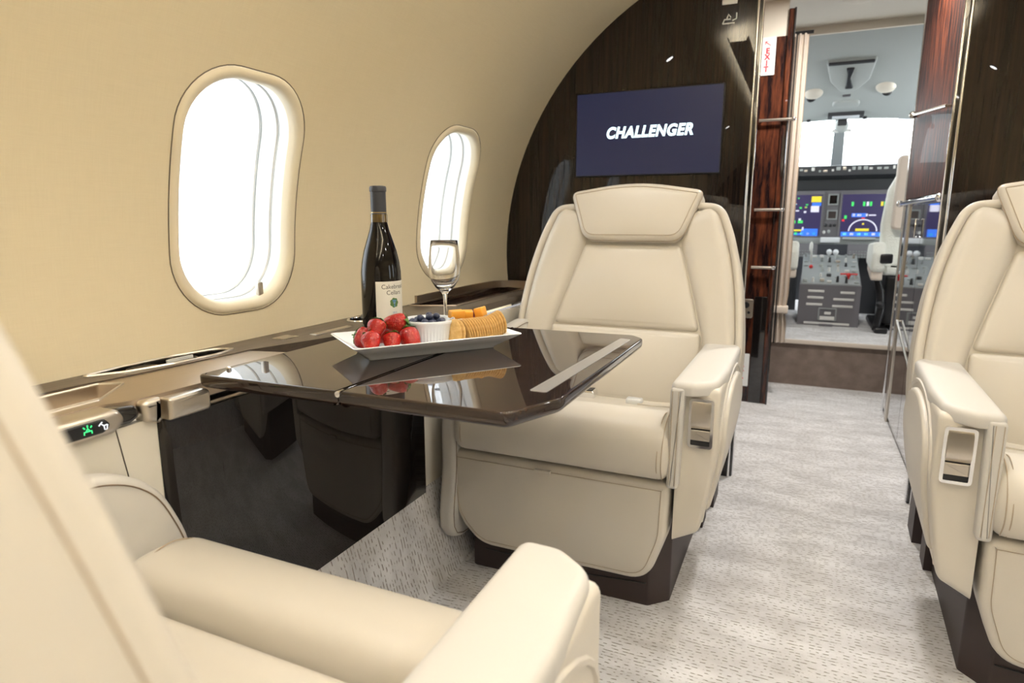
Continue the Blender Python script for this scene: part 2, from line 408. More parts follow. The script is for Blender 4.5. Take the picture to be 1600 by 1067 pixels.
def shell_wall(name, side, wins, y_end0, y_end1):
    mb = MB(); ns = 24; sl = [S0+(S1-S0)*k/ns for k in range(ns+1)]
    def strip(ya, yb):
        k = max(1, int((yb-ya)/.1))
        mb.rings([[wpt(ya+(yb-ya)*i/k, s, side=side) for s in sl] for i in range(k+1)], closed=False, cap0=False, cap1=False)
    cur = y_end0; half = .22
    for yc in wins:
        strip(cur, yc-half)
        # patch: outer boundary points with the same s samples as the strips
        outer = []
        ny = 20
        ys = [yc-half+2*half*i/ny for i in range(ny+1)]
        outer += [(ys[-1], s) for s in sl]; outer += [(y, S1) for y in reversed(ys[:-1])]
        outer += [(ys[0], s) for s in reversed(sl[:-1])]; outer += [(y, S0) for y in ys[1:-1]]
        hole = win_outline(yc, 0, 256)
        inn = []
        for (y, s) in outer:
            # direction scaled so that the tall patch maps evenly on the outline
            a = atan2((s-WIN_S)/(WIN_HS*(3.0 if s > WIN_S else 1.5)), (y-yc)/half/.9)
            a2 = atan2(sin(a)*WIN_HS, cos(a)*WIN_HW)
            inn.append(hole[int(round(a2/(2*pi)*256-.5)) % 256])
        K = 22; R = []
        for k in range(K+1):
            t = (k/K)**1.6
            R.append([wpt(i[0]+(o[0]-i[0])*t, i[1]+(o[1]-i[1])*t, side=side) for i, o in zip(inn, outer)])
        mb.rings(R, cap0=False, cap1=False)
        cur = yc+half
    strip(cur, y_end1)
    return struct(mb.build(name, 'linen', angle=60))
WINS = [1.0, 1.848]
shell_wall('wall_left', -1, WINS, -3.4, 2.36)
shell_wall('wall_right', 1, WINS, -3.4, 2.36)
mb = MB(); R = []
a1 = S1/WR
arc = [(WCX-WR*cos(a1+(pi/2-a1)*k/16), WCZ+WR*sin(a1+(pi/2-a1)*k/16)) for k in range(17)]
arc += [(2*CX-x, z) for x, z in reversed(arc)]
mb.rings([[(x, y, z) for x, z in arc] for y in [-3.4+5.76*i/30 for i in range(31)]], closed=False, cap0=False, cap1=False)
struct(mb.build('ceiling', 'linen', angle=60))
for xx in (-0.33, 0.48):  # added troughs, out of view, hiding the fill strips from below
    mb = MB(); mb.rings([[(xx+a, y, z) for a, z in ((-.045, 1.715), (-.035, 1.692), (.035, 1.692), (.045, 1.715), (.041, 1.715), (.033, 1.697), (-.033, 1.697), (-.041, 1.715))] for y in (-1.45, 1.55)])
    for yy in (-1.2, .1, 1.2): mb.box(xx-.004, xx+.004, yy-.01, yy+.01, 1.695, 1.775)
    solo(mb, 'fill_trough', 'cream_plastic', 'cream trough added out of view under the cabin ceiling to hide the fill light, %s of the aisle' % ('left' if xx < 0 else 'right'), 'light')
mb = MB(); mb.box(-1.3, 1.45, -3.4, 3.93, -.05, 0); struct(mb.build('floor', 'carpet'))
mb = MB(); mb.box(-1.3, 1.45, -3.46, -3.4, 0, 2.0); struct(mb.build('wall_back', 'wood_bulk'))

for sx_, yy in READ:
    where = 'over the aft seats' if yy < 0 else 'over the nearest seat' if yy == 0 else 'over the table' if yy < 1 else 'over the seats by the bulkhead'
    t = thing('reading_light', 'small round reading light in the %s ceiling %s' % ('left' if sx_ < 0 else 'right', where), 'reading light', read_pos(sx_, yy, WR), 0, 'reading lights of the ceiling')
    d = Vector((cos(radians(57))*(1 if sx_ < 0 else -1), 0, -sin(radians(57)))); e1 = Vector((0, 1, 0)); e2 = d.cross(e1); p0 = Vector(read_pos(sx_, yy, WR))
    def rg(r, h): return [p0+d*h+e1*r*cos(2*pi*k/24)+e2*r*sin(2*pi*k/24) for k in range(24)]
    mb = MB(); mb.rings([rg(.026, -.002), rg(.026, .004), rg(.022, .008), rg(.017, .008), rg(.017, .002)]); mb.build('light_ring', 'nickel', t)
    mb = MB(); mb.rings([rg(.0165, .002), rg(.0165, .0075)]); mb.build('light_lens', 'lamp_lens', t)
# cabin windows
wn = 0
for side in (-1, 1):
    for yc in WINS:
        wn += 1
        w = thing('window_%d' % wn, 'cabin window', 'window'); del w['label']; del w['category']; struct(w)
        w.location = wpt(yc, WIN_S, side=side)
        def ring(inset, r, n=96): return [wpt(y, s, r, side) for y, s in win_outline(yc, inset, n)]
        f = MB(); f.rings([ring(-.016, WR+.004), ring(-.001, WR+.004), ring(.0015, WR+.001), ring(.004, WR-.004), ring(.010, WR-.006), ring(.018, WR-.004), ring(.024, WR+.004), ring(.027, WR+.016)], cap0=False, cap1=False)
        f.build('bezel', 'bezel', w, angle=60)
        f = MB(); f.rings([ring(.027, WR+.016), ring(.028, WR+.04), ring(.0268, WR+.042), ring(.0268, WR+.047), ring(.0295, WR+.049), ring(.034, WR+.085), ring(.0328, WR+.087), ring(.0328, WR+.092), ring(.0355, WR+.094), ring(.041, WR+.135)], cap0=False, cap1=False)
        rv = f.build('reveal', 'white_plastic', w, angle=30)
        g = MB()
        g.tube([wpt(y, s, WR-.0005, side) for y, s in win_outline(yc, -.0005, 96)], .0012, 6, True); g.build('gasket', 'bezel_gap', w)
        if side < 0:
            for ri, rr, tr_ in ((.0268, .0445, .0005), (.0328, .0895, .0008)):
                g = MB(); g.tube([wpt(y, s, WR+rr, side) for y, s in win_outline(yc, ri+.0012, 96)], tr_, 5, True); g.build('shade_track', 'grey_lining_dark', w)
        p = MB(); r_ = ring(.040, WR+.134); p.add(r_, [tuple(range(len(r_)))]); p.build('pane', 'pane', w)
        if side < 0 and yc == 1.0:
            h = MB(); yh, sh = yc+.062, WIN_S-WIN_HS+.028
            x, y, z = wpt(yh, sh, WR+.012); h.box(x-.006, x+.006, y-.007, y+.007, z-.004, z+.030, .003); h.build('shade_handle', 'nickel', w)
# lower side walls
for sgn, nm in ((1, 'left'), (-1, 'right')):
    X = lambda x: x if sgn > 0 else 2*CX-x
    mb = MB(); pr = [(X(-.86), .235), (X(-.86), .640), (X(-.875), .640), (X(-.875), .235)]
    mb.rings([[(x, y, z) for x, z in pr] for y in (-3.4, 2.35)]); o = struct(mb.build('trim_1' if sgn > 0 else 'trim_2', 'dado'))
    if sgn < 0:
        mb = MB(); mb.box(X(-1.11), X(-.86), -3.4, 2.35, .640, .672, .006); struct(mb.build('trim_3', 'ledge'))
    mb = MB(); prof = [(-.78, -.001), (-.79, .004), (-.81, .06), (-.858, .236), (-.868, .236), (-.868, -.001)]
    mb.rings([[(X(x), y, z) for x, z in prof] for y in (-3.4, 2.35)]); struct(mb.build('baseboard_'+nm, 'carpet', angle=20))

# forward bulkheads of the cabin
def bulkhead(name, side, xin):
    pts = [wpt(0, s, WR+.004, side)[::2] for s in [S0+(WR*pi/2-S0)*k/40 for k in range(41)]]
    pts = [(x, z) for x, z in pts if (x < xin if side < 0 else x > xin)]
    poly = [(pts[0][0], 0)]+pts+[(xin, pts[-1][1]+.01), (xin, 0)]
    mb = MB(); mb.rings([[(x, y, z) for x, z in poly] for y in (2.35, 2.40)])
    return struct(mb.build(name, 'wood_bulk'))
bulkhead('wall_front_left', -1, -.188); bulkhead('wall_front_right', 1, .392)
for k, (x, d) in enumerate(((-.188, 1), (.392, -1))):
    mb = MB(); mb.tube([(x, 2.3515, 0), (x, 2.3515, 1.9)], .0045, 12); struct(mb.build('trim_%d' % (4+2*k), 'chrome'))
    mb = MB(); mb.box(min(x, x+d*.012), max(x, x+d*.012), 2.358, 2.40, 0, 1.9); struct(mb.build('trim_%d' % (13+k), 'gloss_black'))
    mb = MB(); mb.tube([(x+d*.013, 2.372, 0), (x+d*.013, 2.372, 1.9)], .004, 12); struct(mb.build('trim_%d' % (5+2*k), 'chrome'))
# backing of the bulkheads, entry shell
mb = MB()
for x0, x1, z0, z1 in ((-1.3, -.190, 0, 2.0), (.392, 1.45, 0, 2.0), (-.190, .392, 1.805, 2.0)): mb.box(x0, x1, 2.401, 2.421, z0, z1)
struct(mb.build('trim_15', 'wood_bulk'))
mb = MB(); mb.box(-1.3, 1.45, 2.421, 4.02, 1.925, 1.96); struct(mb.build('ceiling_entry', 'cream_plastic'))
mb = MB(); mb.box(-1.0, -.96, 2.421, 3.9, 0, 1.925); struct(mb.build('wall_entry_left', 'cream_plastic'))
mb = MB(); mb.box(1.0, 1.04, 2.421, 3.9, 0, 1.925); struct(mb.build('wall_entry_right', 'cream_plastic'))

# ------------------------------------------------------------------ seats
def make_seat(label, loc, sx, sy, rot=0, dz=0, back_dy=0, lean=.31, group='cream leather club seats'):
    """x towards the aisle, y towards the back of the seat, arm front at y = 0"""
    t = thing('passenger_seat', label, 'seat', loc, rot, group)
    def T(x, y, z): return (sx*x, sy*y, z+(dz if z > .27 else dz*max(0, z)/.27))
    def put(mb, name, mat, parent=t, angle=38):
        return mb.xf(T).build(name, mat, parent, local=True, angle=angle)
    # plinth
    mb = MB()
    pl = rpoly([(-.24, .03), (.24, .03), (.285, .075), (.285, .78), (-.24, .78)], .012, 3)
    mb.puff(pl, XY, 0, .30, .01); mb.box(.285, .305, .50, .58, 0, .20); mb.box(.285, .318, .66, .78, 0, .18)
    b = put(mb, 'plinth', 'plinth')
    m2 = MB(); m2.tube([(-.2, .0285, .055), (.10, .0285, .050), (.235, .0285, .06)], .0016, 5); put(m2, 'plinth_seam', 'black', b)
    # leg rest
    lp = rpoly([(-.285, .338), (.286, .338), (.282, .20), (.243, .085), (-.20, .085), (-.275, .16)], [.019, .019, .16, .07, .09, .16], 8)
    mb = MB(); mb.puff(lp, XZ, .07, -.012, .016, .008); lr = put(mb, 'leg_rest', 'leather')
    m2 = MB(); m2.tube([(x, -.0135, z) for x, z in offset_poly(ccw(lp), .017)], .0008, 5, True); put(m2, 'leg_rest_stitching', 'seam', lr)
    m2 = MB(); m2.box(-.04, .0, -.022, -.005, .318, .326); put(m2, 'pull_tab', 'leather', lr)
    # cushion roll
    cp = spline([(.02, .345), (-.022, .352), (-.040, .385), (-.037, .435), (-.016, .470), (.022, .484), (.062, .486), (.090, .480), (.105, .456), (.108, .40), (.10, .35), (.06, .345)], 5, True)
    mb = MB(); mb.puff(cp, YZ, -.264, .286, .028, .006, .028, 5); cu = put(mb, 'seat_cushion', 'leather')
    for xx in (-.236, .260, .270):
        m2 = MB(); m2.tube([(xx, y, z) for y, z in spline([(-.0225, .353), (-.0405, .385), (-.0365, .43), (-.0125, .469), (.028, .488), (.064, .484), (.092, .467)], 5)], .0011, 5)
        put(m2, 'cushion_stitching', 'seam', cu)
    # seat pad, falling towards the back
    sp = spline([(.112, .35), (.110, .425), (.130, .456), (.18, .452), (.30, .427), (.42, .404), (.55, .376), (.60, .34), (.4, .31)], 5, True)
    mb = MB(); mb.puff(sp, YZ, -.262, .286, .02, .004, .02, 4); put(mb, 'seat_pad', 'leather')
    # aisle-side armrest
    def taper(x, y, z):
        t_ = max(0, (.44-z)/.24); f = max(0, (x-.292)/.09)
        return (x-.030*f*t_**1.4, y, z+.032*f*min(1, t_))
    prof = rpoly([(0.0, .195), (0.0, .568), (.48, .568), (.53, .52), (.53, .24), (.40, .205)], [.018, .018, .06, .06, .06, .05], 6)
    mb = MB(); mb.puff(prof, YZ, .296, .384, .013, .003); mb.xf(taper); sh = put(mb, 'armrest', 'leather')
    arch = [(.05, .24), (.05, .44)]+[(.26-.21*cos(a), .44+.105*sin(a)) for a in [pi*k/16 for k in range(1, 16)]]+[(.47, .44), (.47, .24)]
    mb = MB(); mb.puff(ccw(arch), YZ, .382, .396, .008, .002); mb.xf(taper); put(mb, 'side_panel', 'leather', sh)
    mb = MB(); mb.tube([(.383, y, z) for y, z in [(.02, .22), (.02, .45)]+[(.26-.24*cos(a), .45+.112*sin(a)) for a in [pi*k/16 for k in range(1, 16)]]], .006, 6); mb.xf(taper); put(mb, 'side_roll', 'leather', sh)
    pad = rpoly([(.280, -.024), (.330, -.022), (.376, .012), (.386, .15), (.384, .50), (.284, .50)], [.02, .03, .05, .05, .05, .03], 8)
    mb = MB(); mb.puff(pad, XY, .552, .582, .013, .004, .004)
    strip = rpoly([(.280, .335), (.306, .335), (.312, .570), (.280, .570)], [.009, .009, .009, .012], 5)
    mb.puff(strip, XZ, .02, -.026, .007, 0); pd = put(mb, 'armrest_pad', 'leather_pale', sh)
    mb = MB(); mb.tube([(x, y, .579) for x, y in offset_poly(ccw(pad), .008)], .0012, 5, True)
    for xx in (.286, .299): mb.tube([(xx, -.0262, .345), (xx, -.0262, .562)], .0007, 5)
    put(mb, 'armrest_piping', 'seam', pd)
    # recline handle
    fr = rrect(.320, .373, .434, .546, .009, 5); fi = offset_poly(fr, .0062)
    mb = MB(); mb.frame(fr, fi, XZ, .004, -.009); fm = put(mb, 'recline_handle', 'chrome', sh)
    mb = MB(); mb.puff(fi, XZ, .004, -.0015); put(mb, 'handle_recess', 'black', fm)
    mb = MB(); mb.puff(spline([(.0, .481), (-.008, .482), (-.0125, .492), (-.0115, .515), (-.008, .538), (-.004, .542), (.0, .542)], 4, True), YZ, .3255, .3675, .0015); put(mb, 'paddle', 'nickel', fm)
    mb = MB(); mb.puff(rrect(.3255, .3675, .450, .474, .003), XZ, .0, -.005, .002); put(mb, 'lower_paddle', 'nickel', fm)
    # low bolster on the window side
    wp = spline([(-.025, .10), (-.026, .30), (-.022, .44), (.0, .515), (.03, .566), (.08, .600), (.15, .612), (.34, .612), (.50, .60), (.52, .40), (.50, .14), (.25, .09)], 5, True)
    mb = MB(); mb.puff(wp, YZ, -.262, -.303, .012, .004, .012); wb_ = put(mb, 'window_bolster', 'leather_pale')
    m2 = MB(); m2.tube([(-.2618, y, z) for y, z in offset_poly(ccw(wp), .011)], .0011, 5, True); put(m2, 'bolster_stitching', 'stitch', wb_)
    # backrest on a leaning plane
    c = .04
    def BP(u, v, h): return (c+u, .445+back_dy+lean*(v-.42)-h*.955, v+h*.296)
    half = [(.335, .38), (.345, .50), (.345, .60), (.330, .74), (.305, .85), (.280, .92), (.262, .952), (.235, .968), (.19, .972)]
    hs = spline(half, 4)
    outl = [(u, v) for u, v in hs]+[(-u, v) for u, v in reversed(hs)]
    mb = MB(); mb.puff(outl, BP, -.13, .008, .022, 0, .02, 5); bk = put(mb, 'backrest', 'leather_side')
    for sg in (1, -1):
        m2 = MB(); R = []
        for i in range(len(hs)):
            (ua, va), (ub, vb) = hs[max(0, i-1)], hs[min(len(hs)-1, i+1)]; l_ = hypot(ub-ua, vb-va); nx, ny = (vb-va)/l_, -(ub-ua)/l_
            u, v = hs[i]
            R.append([BP(sg*(u+nx*d), v+ny*d, h) for d, h in ((-.020, -.02), (-.020, .022), (-.014, .0285), (-.007, .0295), (-.001, .026), (.0015, .018), (.0015, -.02))])
        m2.rings(R); put(m2, 'backrest_edge', 'leather', bk, 60)
        m2 = MB(); m2.tube([BP(sg*(u+.0012), v, .012) for u, v in hs], .0009, 5); put(m2, 'backrest_seam', 'seam', bk)
    for sg in (1, -1):
        ou = [(sg*(u-.015), v) for u, v in spline([p for p in half[:-1]], 4)]
        inn = [(sg*u, v) for u, v in spline([(.16, .955), (.145, .90), (.146, .855), (.165, .80), (.225, .61), (.236, .53), (.24, .38)], 5)]
        # strip loft: outer and inner edges sampled alike
        n = 26
        def samp(pl, k):
            L_ = [0]
            for i in range(1, len(pl)): L_.append(L_[-1]+hypot(pl[i][0]-pl[i-1][0], pl[i][1]-pl[i-1][1]))
            d = L_[-1]*k/n
            for i in range(1, len(pl)):
                if L_[i] >= d-1e-9:
                    q = (d-L_[i-1])/max(1e-9, L_[i]-L_[i-1]); return (pl[i-1][0]+(pl[i][0]-pl[i-1][0])*q, pl[i-1][1]+(pl[i][1]-pl[i-1][1])*q)
            return pl[-1]
        R = []
        for k in range(n+1):
            o_, i_ = samp(ou, k), samp(list(reversed(inn)), k); row = []
            e = min(1, k/3, (n-k)/2.0)**.5 if 0 < k < n else 0
            for j in range(13):
                q = j/12; hgt = .004+.036*e*(sin(pi/2*min(1, min(q, 1-q)/.26))**.7 if q not in (0, 1) else 0)*(1-.25*q)
                row.append(BP(o_[0]+(i_[0]-o_[0])*q, o_[1]+(i_[1]-o_[1])*q, hgt))
            R.append(row)
        mb = MB(); mb.rings(R, closed=False, cap0=False, cap1=False); put(mb, 'wing', 'leather', bk, 60)
    cpz = rpoly([(-.150, .850), (.150, .850), (.226, .605), (-.226, .605)], [.02, .02, .015, .015], 5)
    mb = MB(); mb.puff(cpz, BP, .0, .020, .014, .014, 0, 5); put(mb, 'back_panel', 'leather', bk)
    lpz = rpoly([(-.228, .600), (.228, .600), (.240, .39), (-.240, .39)], [.012, .012, .03, .03], 5)
    mb = MB(); mb.puff(lpz, BP, .0, .026, .014, .016, 0, 5); put(mb, 'lumbar_panel', 'leather', bk)
    hp = rpoly([(-.150, .856), (.150, .856), (.206, 1.002), (.0, 1.034), (-.206, 1.002)], [.055, .055, .02, .9, .02], 8)
    mb = MB(); mb.puff(hp, BP, -.045, .050, .016, .010, .02, 5); hr = put(mb, 'headrest', 'leather')
    m2 = MB(); hp2 = ccw(hp)
    m2.tube([BP(x, y, .0502) for x, y in offset_poly(hp2, .013)], .0011, 5, True); m2.tube([BP(x, y, .034) for x, y in offset_poly(hp2, -.0003)], .0014, 5, True); put(m2, 'headrest_piping', 'seam', hr)
    # lap belt lying on the pad
    mb = MB(); mb.box(-.055, .005, .315, .36, .420, .444, .005); bl = put(mb, 'belt_buckle', 'chrome')
    m2 = MB(); m2.box(-.048, -.002, .319, .356, .442, .446, .002); put(m2, 'buckle_face', 'black', bl)
    mb = MB(); mb.box(.105, .150, .285, .312, .427, .445, .006); tg = put(mb, 'belt_tongue', 'white_plastic')
    m2 = MB()
    path = [(.14, .30, .433), (.18, .30, .432), (.23, .32, .430), (.275, .36, .423)]
    sp_ = spline(path, 5)
    m2.rings([[(x, y-.018, z-.004), (x, y+.018, z-.004), (x, y+.018, z+.002), (x, y-.018, z+.002)] for x, y, z in sp_]); put(m2, 'belt_strap', 'leather_side')
    return t
make_seat('cream leather seat with headrest facing the table, in front of the navy screen', (-.52, 1.40, 0), 1, 1)
make_seat('cream leather seat at the right edge, across the aisle from the table', (.645, 1.385, 0), -1, 1, radians(-2.5))
make_seat('nearest cream leather seat, cut off by the lower left corner, its back closest to us', (-.548, .60, 0), 1, -1, 0, -.008, -.026, .20)

# ------------------------------------------------------------------ side ledge with its fittings
ledge = thing('side_ledge', 'taupe side ledge running along the curved wall under the windows', 'ledge', (-.97, 1.0, .60))
def filled(mb, outer, holes, z0, z1):
    """flat slab with holes"""
    bm = bmesh.new(); edges = []; loops = [ccw(outer)]+[ccw(h) for h in holes]; allv = []
    for lp in loops:
        vs = [bm.verts.new((x, y, z1)) for x, y in lp]; allv.append(vs)
        edges += [bm.edges.new((vs[i-1], vs[i])) for i in range(len(vs))]
    bmesh.ops.triangle_fill(bm, use_beauty=True, use_dissolve=False, edges=edges)
    bm.verts.index_update()
    vs = [tuple(v.co) for v in bm.verts]; fs = [tuple(v.index for v in f.verts) for f in bm.faces]
    mb.add(vs, fs); bm.free()
    for lp in loops:
        n = len(lp); mb.add([(x, y, z1) for x, y in lp]+[(x, y, z0) for x, y in lp], [(i, (i+1) % n, n+(i+1) % n, n+i) for i in range(n)])
LZ = .676
tray = rpoly([(-1.060, .635), (-1.028, .69), (-1.009, .77), (-1.004, .86), (-1.016, .912), (-1.050, .895), (-1.068, .81), (-1.070, .71)], [.006, .03, .05, .03, .006, .03, .04, .02], 6)
cup = [(-1.022+.033*cos(a), 1.33+.040*sin(a)) for a in [2*pi*k/32 for k in range(32)]]
ftray = rpoly([(-1.062, 1.60), (-.93, 1.66), (-.93, 2.20), (-1.064, 2.24)], .012, 4)
mb = MB(); filled(mb, [(-1.088, -1.3), (-1.014, -1.3), (-1.014, .60), (-1.000, .70), (-.985, .92), (-.93, 1.10), (-.865, 1.32), (-.865, 2.345), (-1.088, 2.345)], [tray, cup, ftray], .655, LZ)
mb.build('ledge_top', 'ledge', ledge, angle=20)
def sunk(name, outl, depth, mat, rim, rim_mat, z=LZ, parent=ledge):
    mb = MB(); n = len(outl); ins = offset_poly(ccw(outl), .0005)
    mb.rings([[(x, y, z-.002) for x, y in ins], [(x, y, z-depth) for x, y in offset_poly(ins, .002)]], cap0=False, cap1=True)
    o = mb.build(name, mat, parent)
    m2 = MB(); m2.tube([(x, y, z+.0005) for x, y in ccw(outl)], rim, 6, True); m2.build(name+'_rim', rim_mat, o)
    return o
tr = sunk('cup_tray', tray, .0205, 'gloss_black', .0028, 'nickel')
for yy, r in ((.735, .022), (.815, .023)):
    mb = MB(); pr = [(-1.044+r*cos(a), yy+r*1.25*sin(a)) for a in [2*pi*k/28 for k in range(28)]]
    mb.frame(pr, [(-1.044+(r-.002)*cos(a), yy+(r*1.25-.002)*sin(a)) for a in [2*pi*k/28 for k in range(28)]], XY, LZ-.018, LZ-.003); mb.build('cup_ring', 'nickel', tr)
mb = MB(); mb.box(-1.036, -1.033, .775, .83, LZ-.012, LZ+.0035); pt = mb.build('tray_placard', 'white_plastic', tr)
m2 = MB()
for k in range(14): m2.box(-1.0328, -1.0325, .778+k*.0037, .7803+k*.0037, LZ-.006, LZ-.002)
m2.build('placard_print', 'ink', pt)
cu = sunk('cup_holder', cup, .018, 'gloss_black', .003, 'chrome')
mb = MB(); mb.frame([(-1.022+(.026)*cos(a), 1.37+.030*sin(a)) for a in [2*pi*k/28 for k in range(28)]], [(-1.022+(.023)*cos(a), 1.37+.027*sin(a)) for a in [2*pi*k/28 for k in range(28)]], XY, LZ-.01, LZ+.008); mb.build('cup_ring', 'black', cu)
ft = sunk('forward_tray', ftray, .014, 'wood_table', .003, 'bronze')
# raised rail closing the forward end
mb = MB()
rail = spline([(-1.070, 1.66, 0), (-1.072, 1.85, 0), (-1.070, 2.08, 0), (-1.055, 2.20, 0), (-1.00, 2.235, 0), (-.93, 2.225, 0), (-.88, 2.19, 0)], 6)
R = []
for i, p in enumerate(rail):
    a, b_ = Vector(rail[max(0, i-1)]), Vector(rail[min(len(rail)-1, i+1)]); d = (b_-a).normalized(); nx, ny = -d.y*.004, d.x*.004
    x, y = p[:2]; R.append([(x-nx, y-ny, LZ-.002), (x+nx, y+ny, LZ-.002), (x+nx, y+ny, LZ+.024), (x-nx, y-ny, LZ+.024)])
mb.rings(R); mb.build('tray_rail', 'bronze', ledge, angle=50)
mb = MB(); mb.puff(rrect(-1.035, -.998, 1.03, 1.075, .003), XY, LZ-.004, LZ+.0012); lt = mb.build('flush_latch', 'nickel', ledge)
mb = MB(); mb.box(-.992, -.972, 1.10, 1.23, LZ-.004, LZ+.002, .0015); mb.build('edge_trim', 'nickel', ledge)
mb = MB(); mb.box(-1.0, -.965, 1.62, 1.70, LZ-.013, LZ-.0125); mb.build('tray_lid', 'nickel', ft)
# brushed metal apron: chevron cut-out for the armrest store
mb = MB()
ap_out = rpoly([(-1.014, -1.0), (-.885, -1.0), (-.885, .545), (-.862, .585), (-.858, .70), (-.858, .95), (-.985, .92), (-1.000, .70), (-1.014, .60)], [0, 0, .03, .02, .02, .02, 0, 0, 0], 5)
slot = rpoly([(-1.000, -.9), (-.906, -.9), (-.906, .565), (-.968, .648), (-1.000, .625)], [.003, .003, .006, .006, .006], 4)
filled(mb, ap_out, [slot], .650, LZ-.002)
ap = mb.build('metal_apron', 'bronze', ledge, angle=20)
mb = MB(); mb.box(-1.002, -.904, -.9, .65, .61, .652); mb.build('armrest_store', 'leather_side', ledge)
m2 = MB(); m2.tube([(x, y, LZ-.002) for x, y in slot], .002, 6, True); m2.build('store_rim', 'nickel', ap)
# drop leg of the casting, the brushed pull block, and trims around it
mb = MB(); mb.puff(rpoly([(.594, .640), (.618, .632), (.622, .672), (.588, .672)], [.012, .004, .004, .01], 5), YZ, -.90, -.846, .008); mb.build('casting_leg', 'nickel', ledge)
mb = MB(); mb.puff(rpoly([(.626, .634), (.700, .634), (.700, .668), (.626, .668)], [.004, .008, .010, .004], 5), YZ, -.90, -.838, .006, .002); mb.build('table_release', 'nickel', ledge)
mb = MB(); mb.box(-.90, -.858, .702, 1.345, .635, .641, .001); mb.build('lower_trim', 'bronze', ledge)
mb = MB(); mb.box(-1.0, -.875, .702, 1.345, .640, .655); mb.build('table_slot', 'black', ledge)
mb = MB(); mb.puff(rpoly([(.30, .643), (.575, .643), (.590, .650), (.588, .668), (.56, .671), (.30, .671)], [0, .01, .008, .012, .03, 0], 5), YZ, -.90, -.853, .006); mb.build('lacquer_end', 'gloss_black', ledge)
# lower armrest control: chrome ended bezel with a lit black display
mb = MB(); mb.puff(rpoly([(.20, .638), (.545, .638), (.566, .652), (.555, .672), (.20, .672)], [0, .012, .015, .015, 0], 6), YZ, -.89, -.846, .008); cp_ = mb.build('armrest_control', 'nickel', ledge)
mb = MB(); mb.puff(rpoly([(.30, .645), (.530, .645), (.542, .654), (.532, .665), (.30, .665)], [0, .008, .01, .008, 0], 5), YZ, -.852, -.8445, .003); cdp = mb.build('control_display', 'black', cp_)
def icon(name, mat, y0, z0, s, strokes, parent):
    mb = MB()
    for st in strokes: mb.tube([(-.8440, y0+a*s, z0+b*s) for a, b in st], .0008, 5)
    mb.build(name, mat, parent)
icon('reading_light_icon', 'icon_green', .502, .650, .0125, [[(.1, 0), (.1, .3), (.9, .3), (.9, 0)], [(.3, .3), (.5, .65), (.7, .3)], [(.5, .75), (.5, 1)], [(.2, .65), (.05, .85)], [(.8, .65), (.95, .85)]], cdp)
icon('recline_icon', 'icon_white', .523, .650, .0125, [[(.2, .75), (.55, .45), (.6, 0), (.85, 0), (.95, .5)], [(.0, .55), (.2, .75), (.4, .9)], [(.55, .45), (.9, .5)]], cdp)
# cream dado joint
mb = MB(); mb.tube([(-.8595, .555, .64), (-.8595, .575, .50), (-.8595, .580, .24)], .0008, 5); struct(mb.build('trim_7', 'gasket'))
# gloss veneer panel under the table
mb = MB(); mb.rings([[(-.858, .618, z), (-.8535, .624, z), (-.8535, 1.347, z), (-.858, 1.353, z), (-.872, 1.353, z), (-.872, .618, z)] for z in (.225, .634)])
solo(mb, 'table_cabinet_panel', 'wood_panel', 'dark glossy veneer panel on the side wall below the table', 'panel')

# ------------------------------------------------------------------ folding table
tab = thing('folding_table', 'dark glossy veneer folding table pulled out between the two facing seats', 'table', (-.58, 1.0, .665))
TZ = .690
def leaf(name, poly, lo=.667):
    mb = MB(); mb.puff(poly, XY, lo, TZ, .0035, 0, .012, 5); return mb.build(name, 'wood_table', tab, angle=25)
inner = rpoly([(-.855, .690), (-.5865, .700), (-.5865, 1.302), (-.850, 1.302)], [.012, .001, .001, .012], 4)
outer = rpoly([(-.5855, .700), (-.322, .704), (-.284, .800), (-.284, 1.288), (-.312, 1.318), (-.5855, 1.302)], [.001, .02, .06, .03, .02, .001], 6)
leaf('inner_leaf', inner); lo_ = leaf('outer_leaf', outer)
mb = MB(); mb.puff(rpoly([(-.340, .815), (-.314, .815), (-.304, 1.262), (-.326, 1.268)], .006, 4), XY, TZ-.002, TZ+.0006); mb.build('inlay_strip', 'steel', lo_)
for (x, y) in ((-.586, .705), (-.586, 1.297)):
    mb = MB(); mb.tube([(x, y-.007, TZ-.004), (x, y+.007, TZ-.004)], .0045, 10); mb.build('hinge', 'chrome', tab)
mb = MB(); mb.box(-.5864, -.5856, .84, .96, TZ-.003, TZ+.0004); mb.build('fold_glint', 'chrome', tab)  # short chrome sliver, puts the highlight on the seam into the shape
mb = MB(); mb.lathe([(.004, -.001), (.004, .003), (.002, .005)], (-.835, .735, TZ), 12); mb.build('catch_pin', 'chrome', tab)
mb = MB(); mb.box(-.853, -.70, .95, 1.05, .652, .667); mb.build('slide_arm', 'black', tab)

# ------------------------------------------------------------------ things on the table
wine = thing('wine_bottle', 'dark wine bottle with charcoal capsule and cream label on the table', 'bottle', (-.788, 1.094, TZ))
bx, by = -.788, 1.094
mb = MB(); mb.lathe([(.030, .0), (.0395, .003), (.041, .010), (.041, .115), (.0405, .135), (.038, .155), (.033, .178), (.026, .200), (.020, .218), (.0165, .234), (.0150, .250)], (bx, by, TZ), 48); mb.build('bottle_body', 'bottle', wine, angle=60)
mb = MB(); mb.lathe([(.0151, .234), (.0150, .250)], (bx, by, TZ), 32); mb.xf(lambda x, y, z: (bx+(x-bx)*1.12, by+(y-by)*1.12, z)).build('bottle_neck', 'bottle_neck', wine)
mb = MB(); mb.lathe([(.0155, .250), (.0155, .294), (.0168, .295), (.0168, .302), (.0155, .305), (.010, .306)], (bx, by, TZ), 32); cpq = mb.build('capsule', 'capsule', wine)
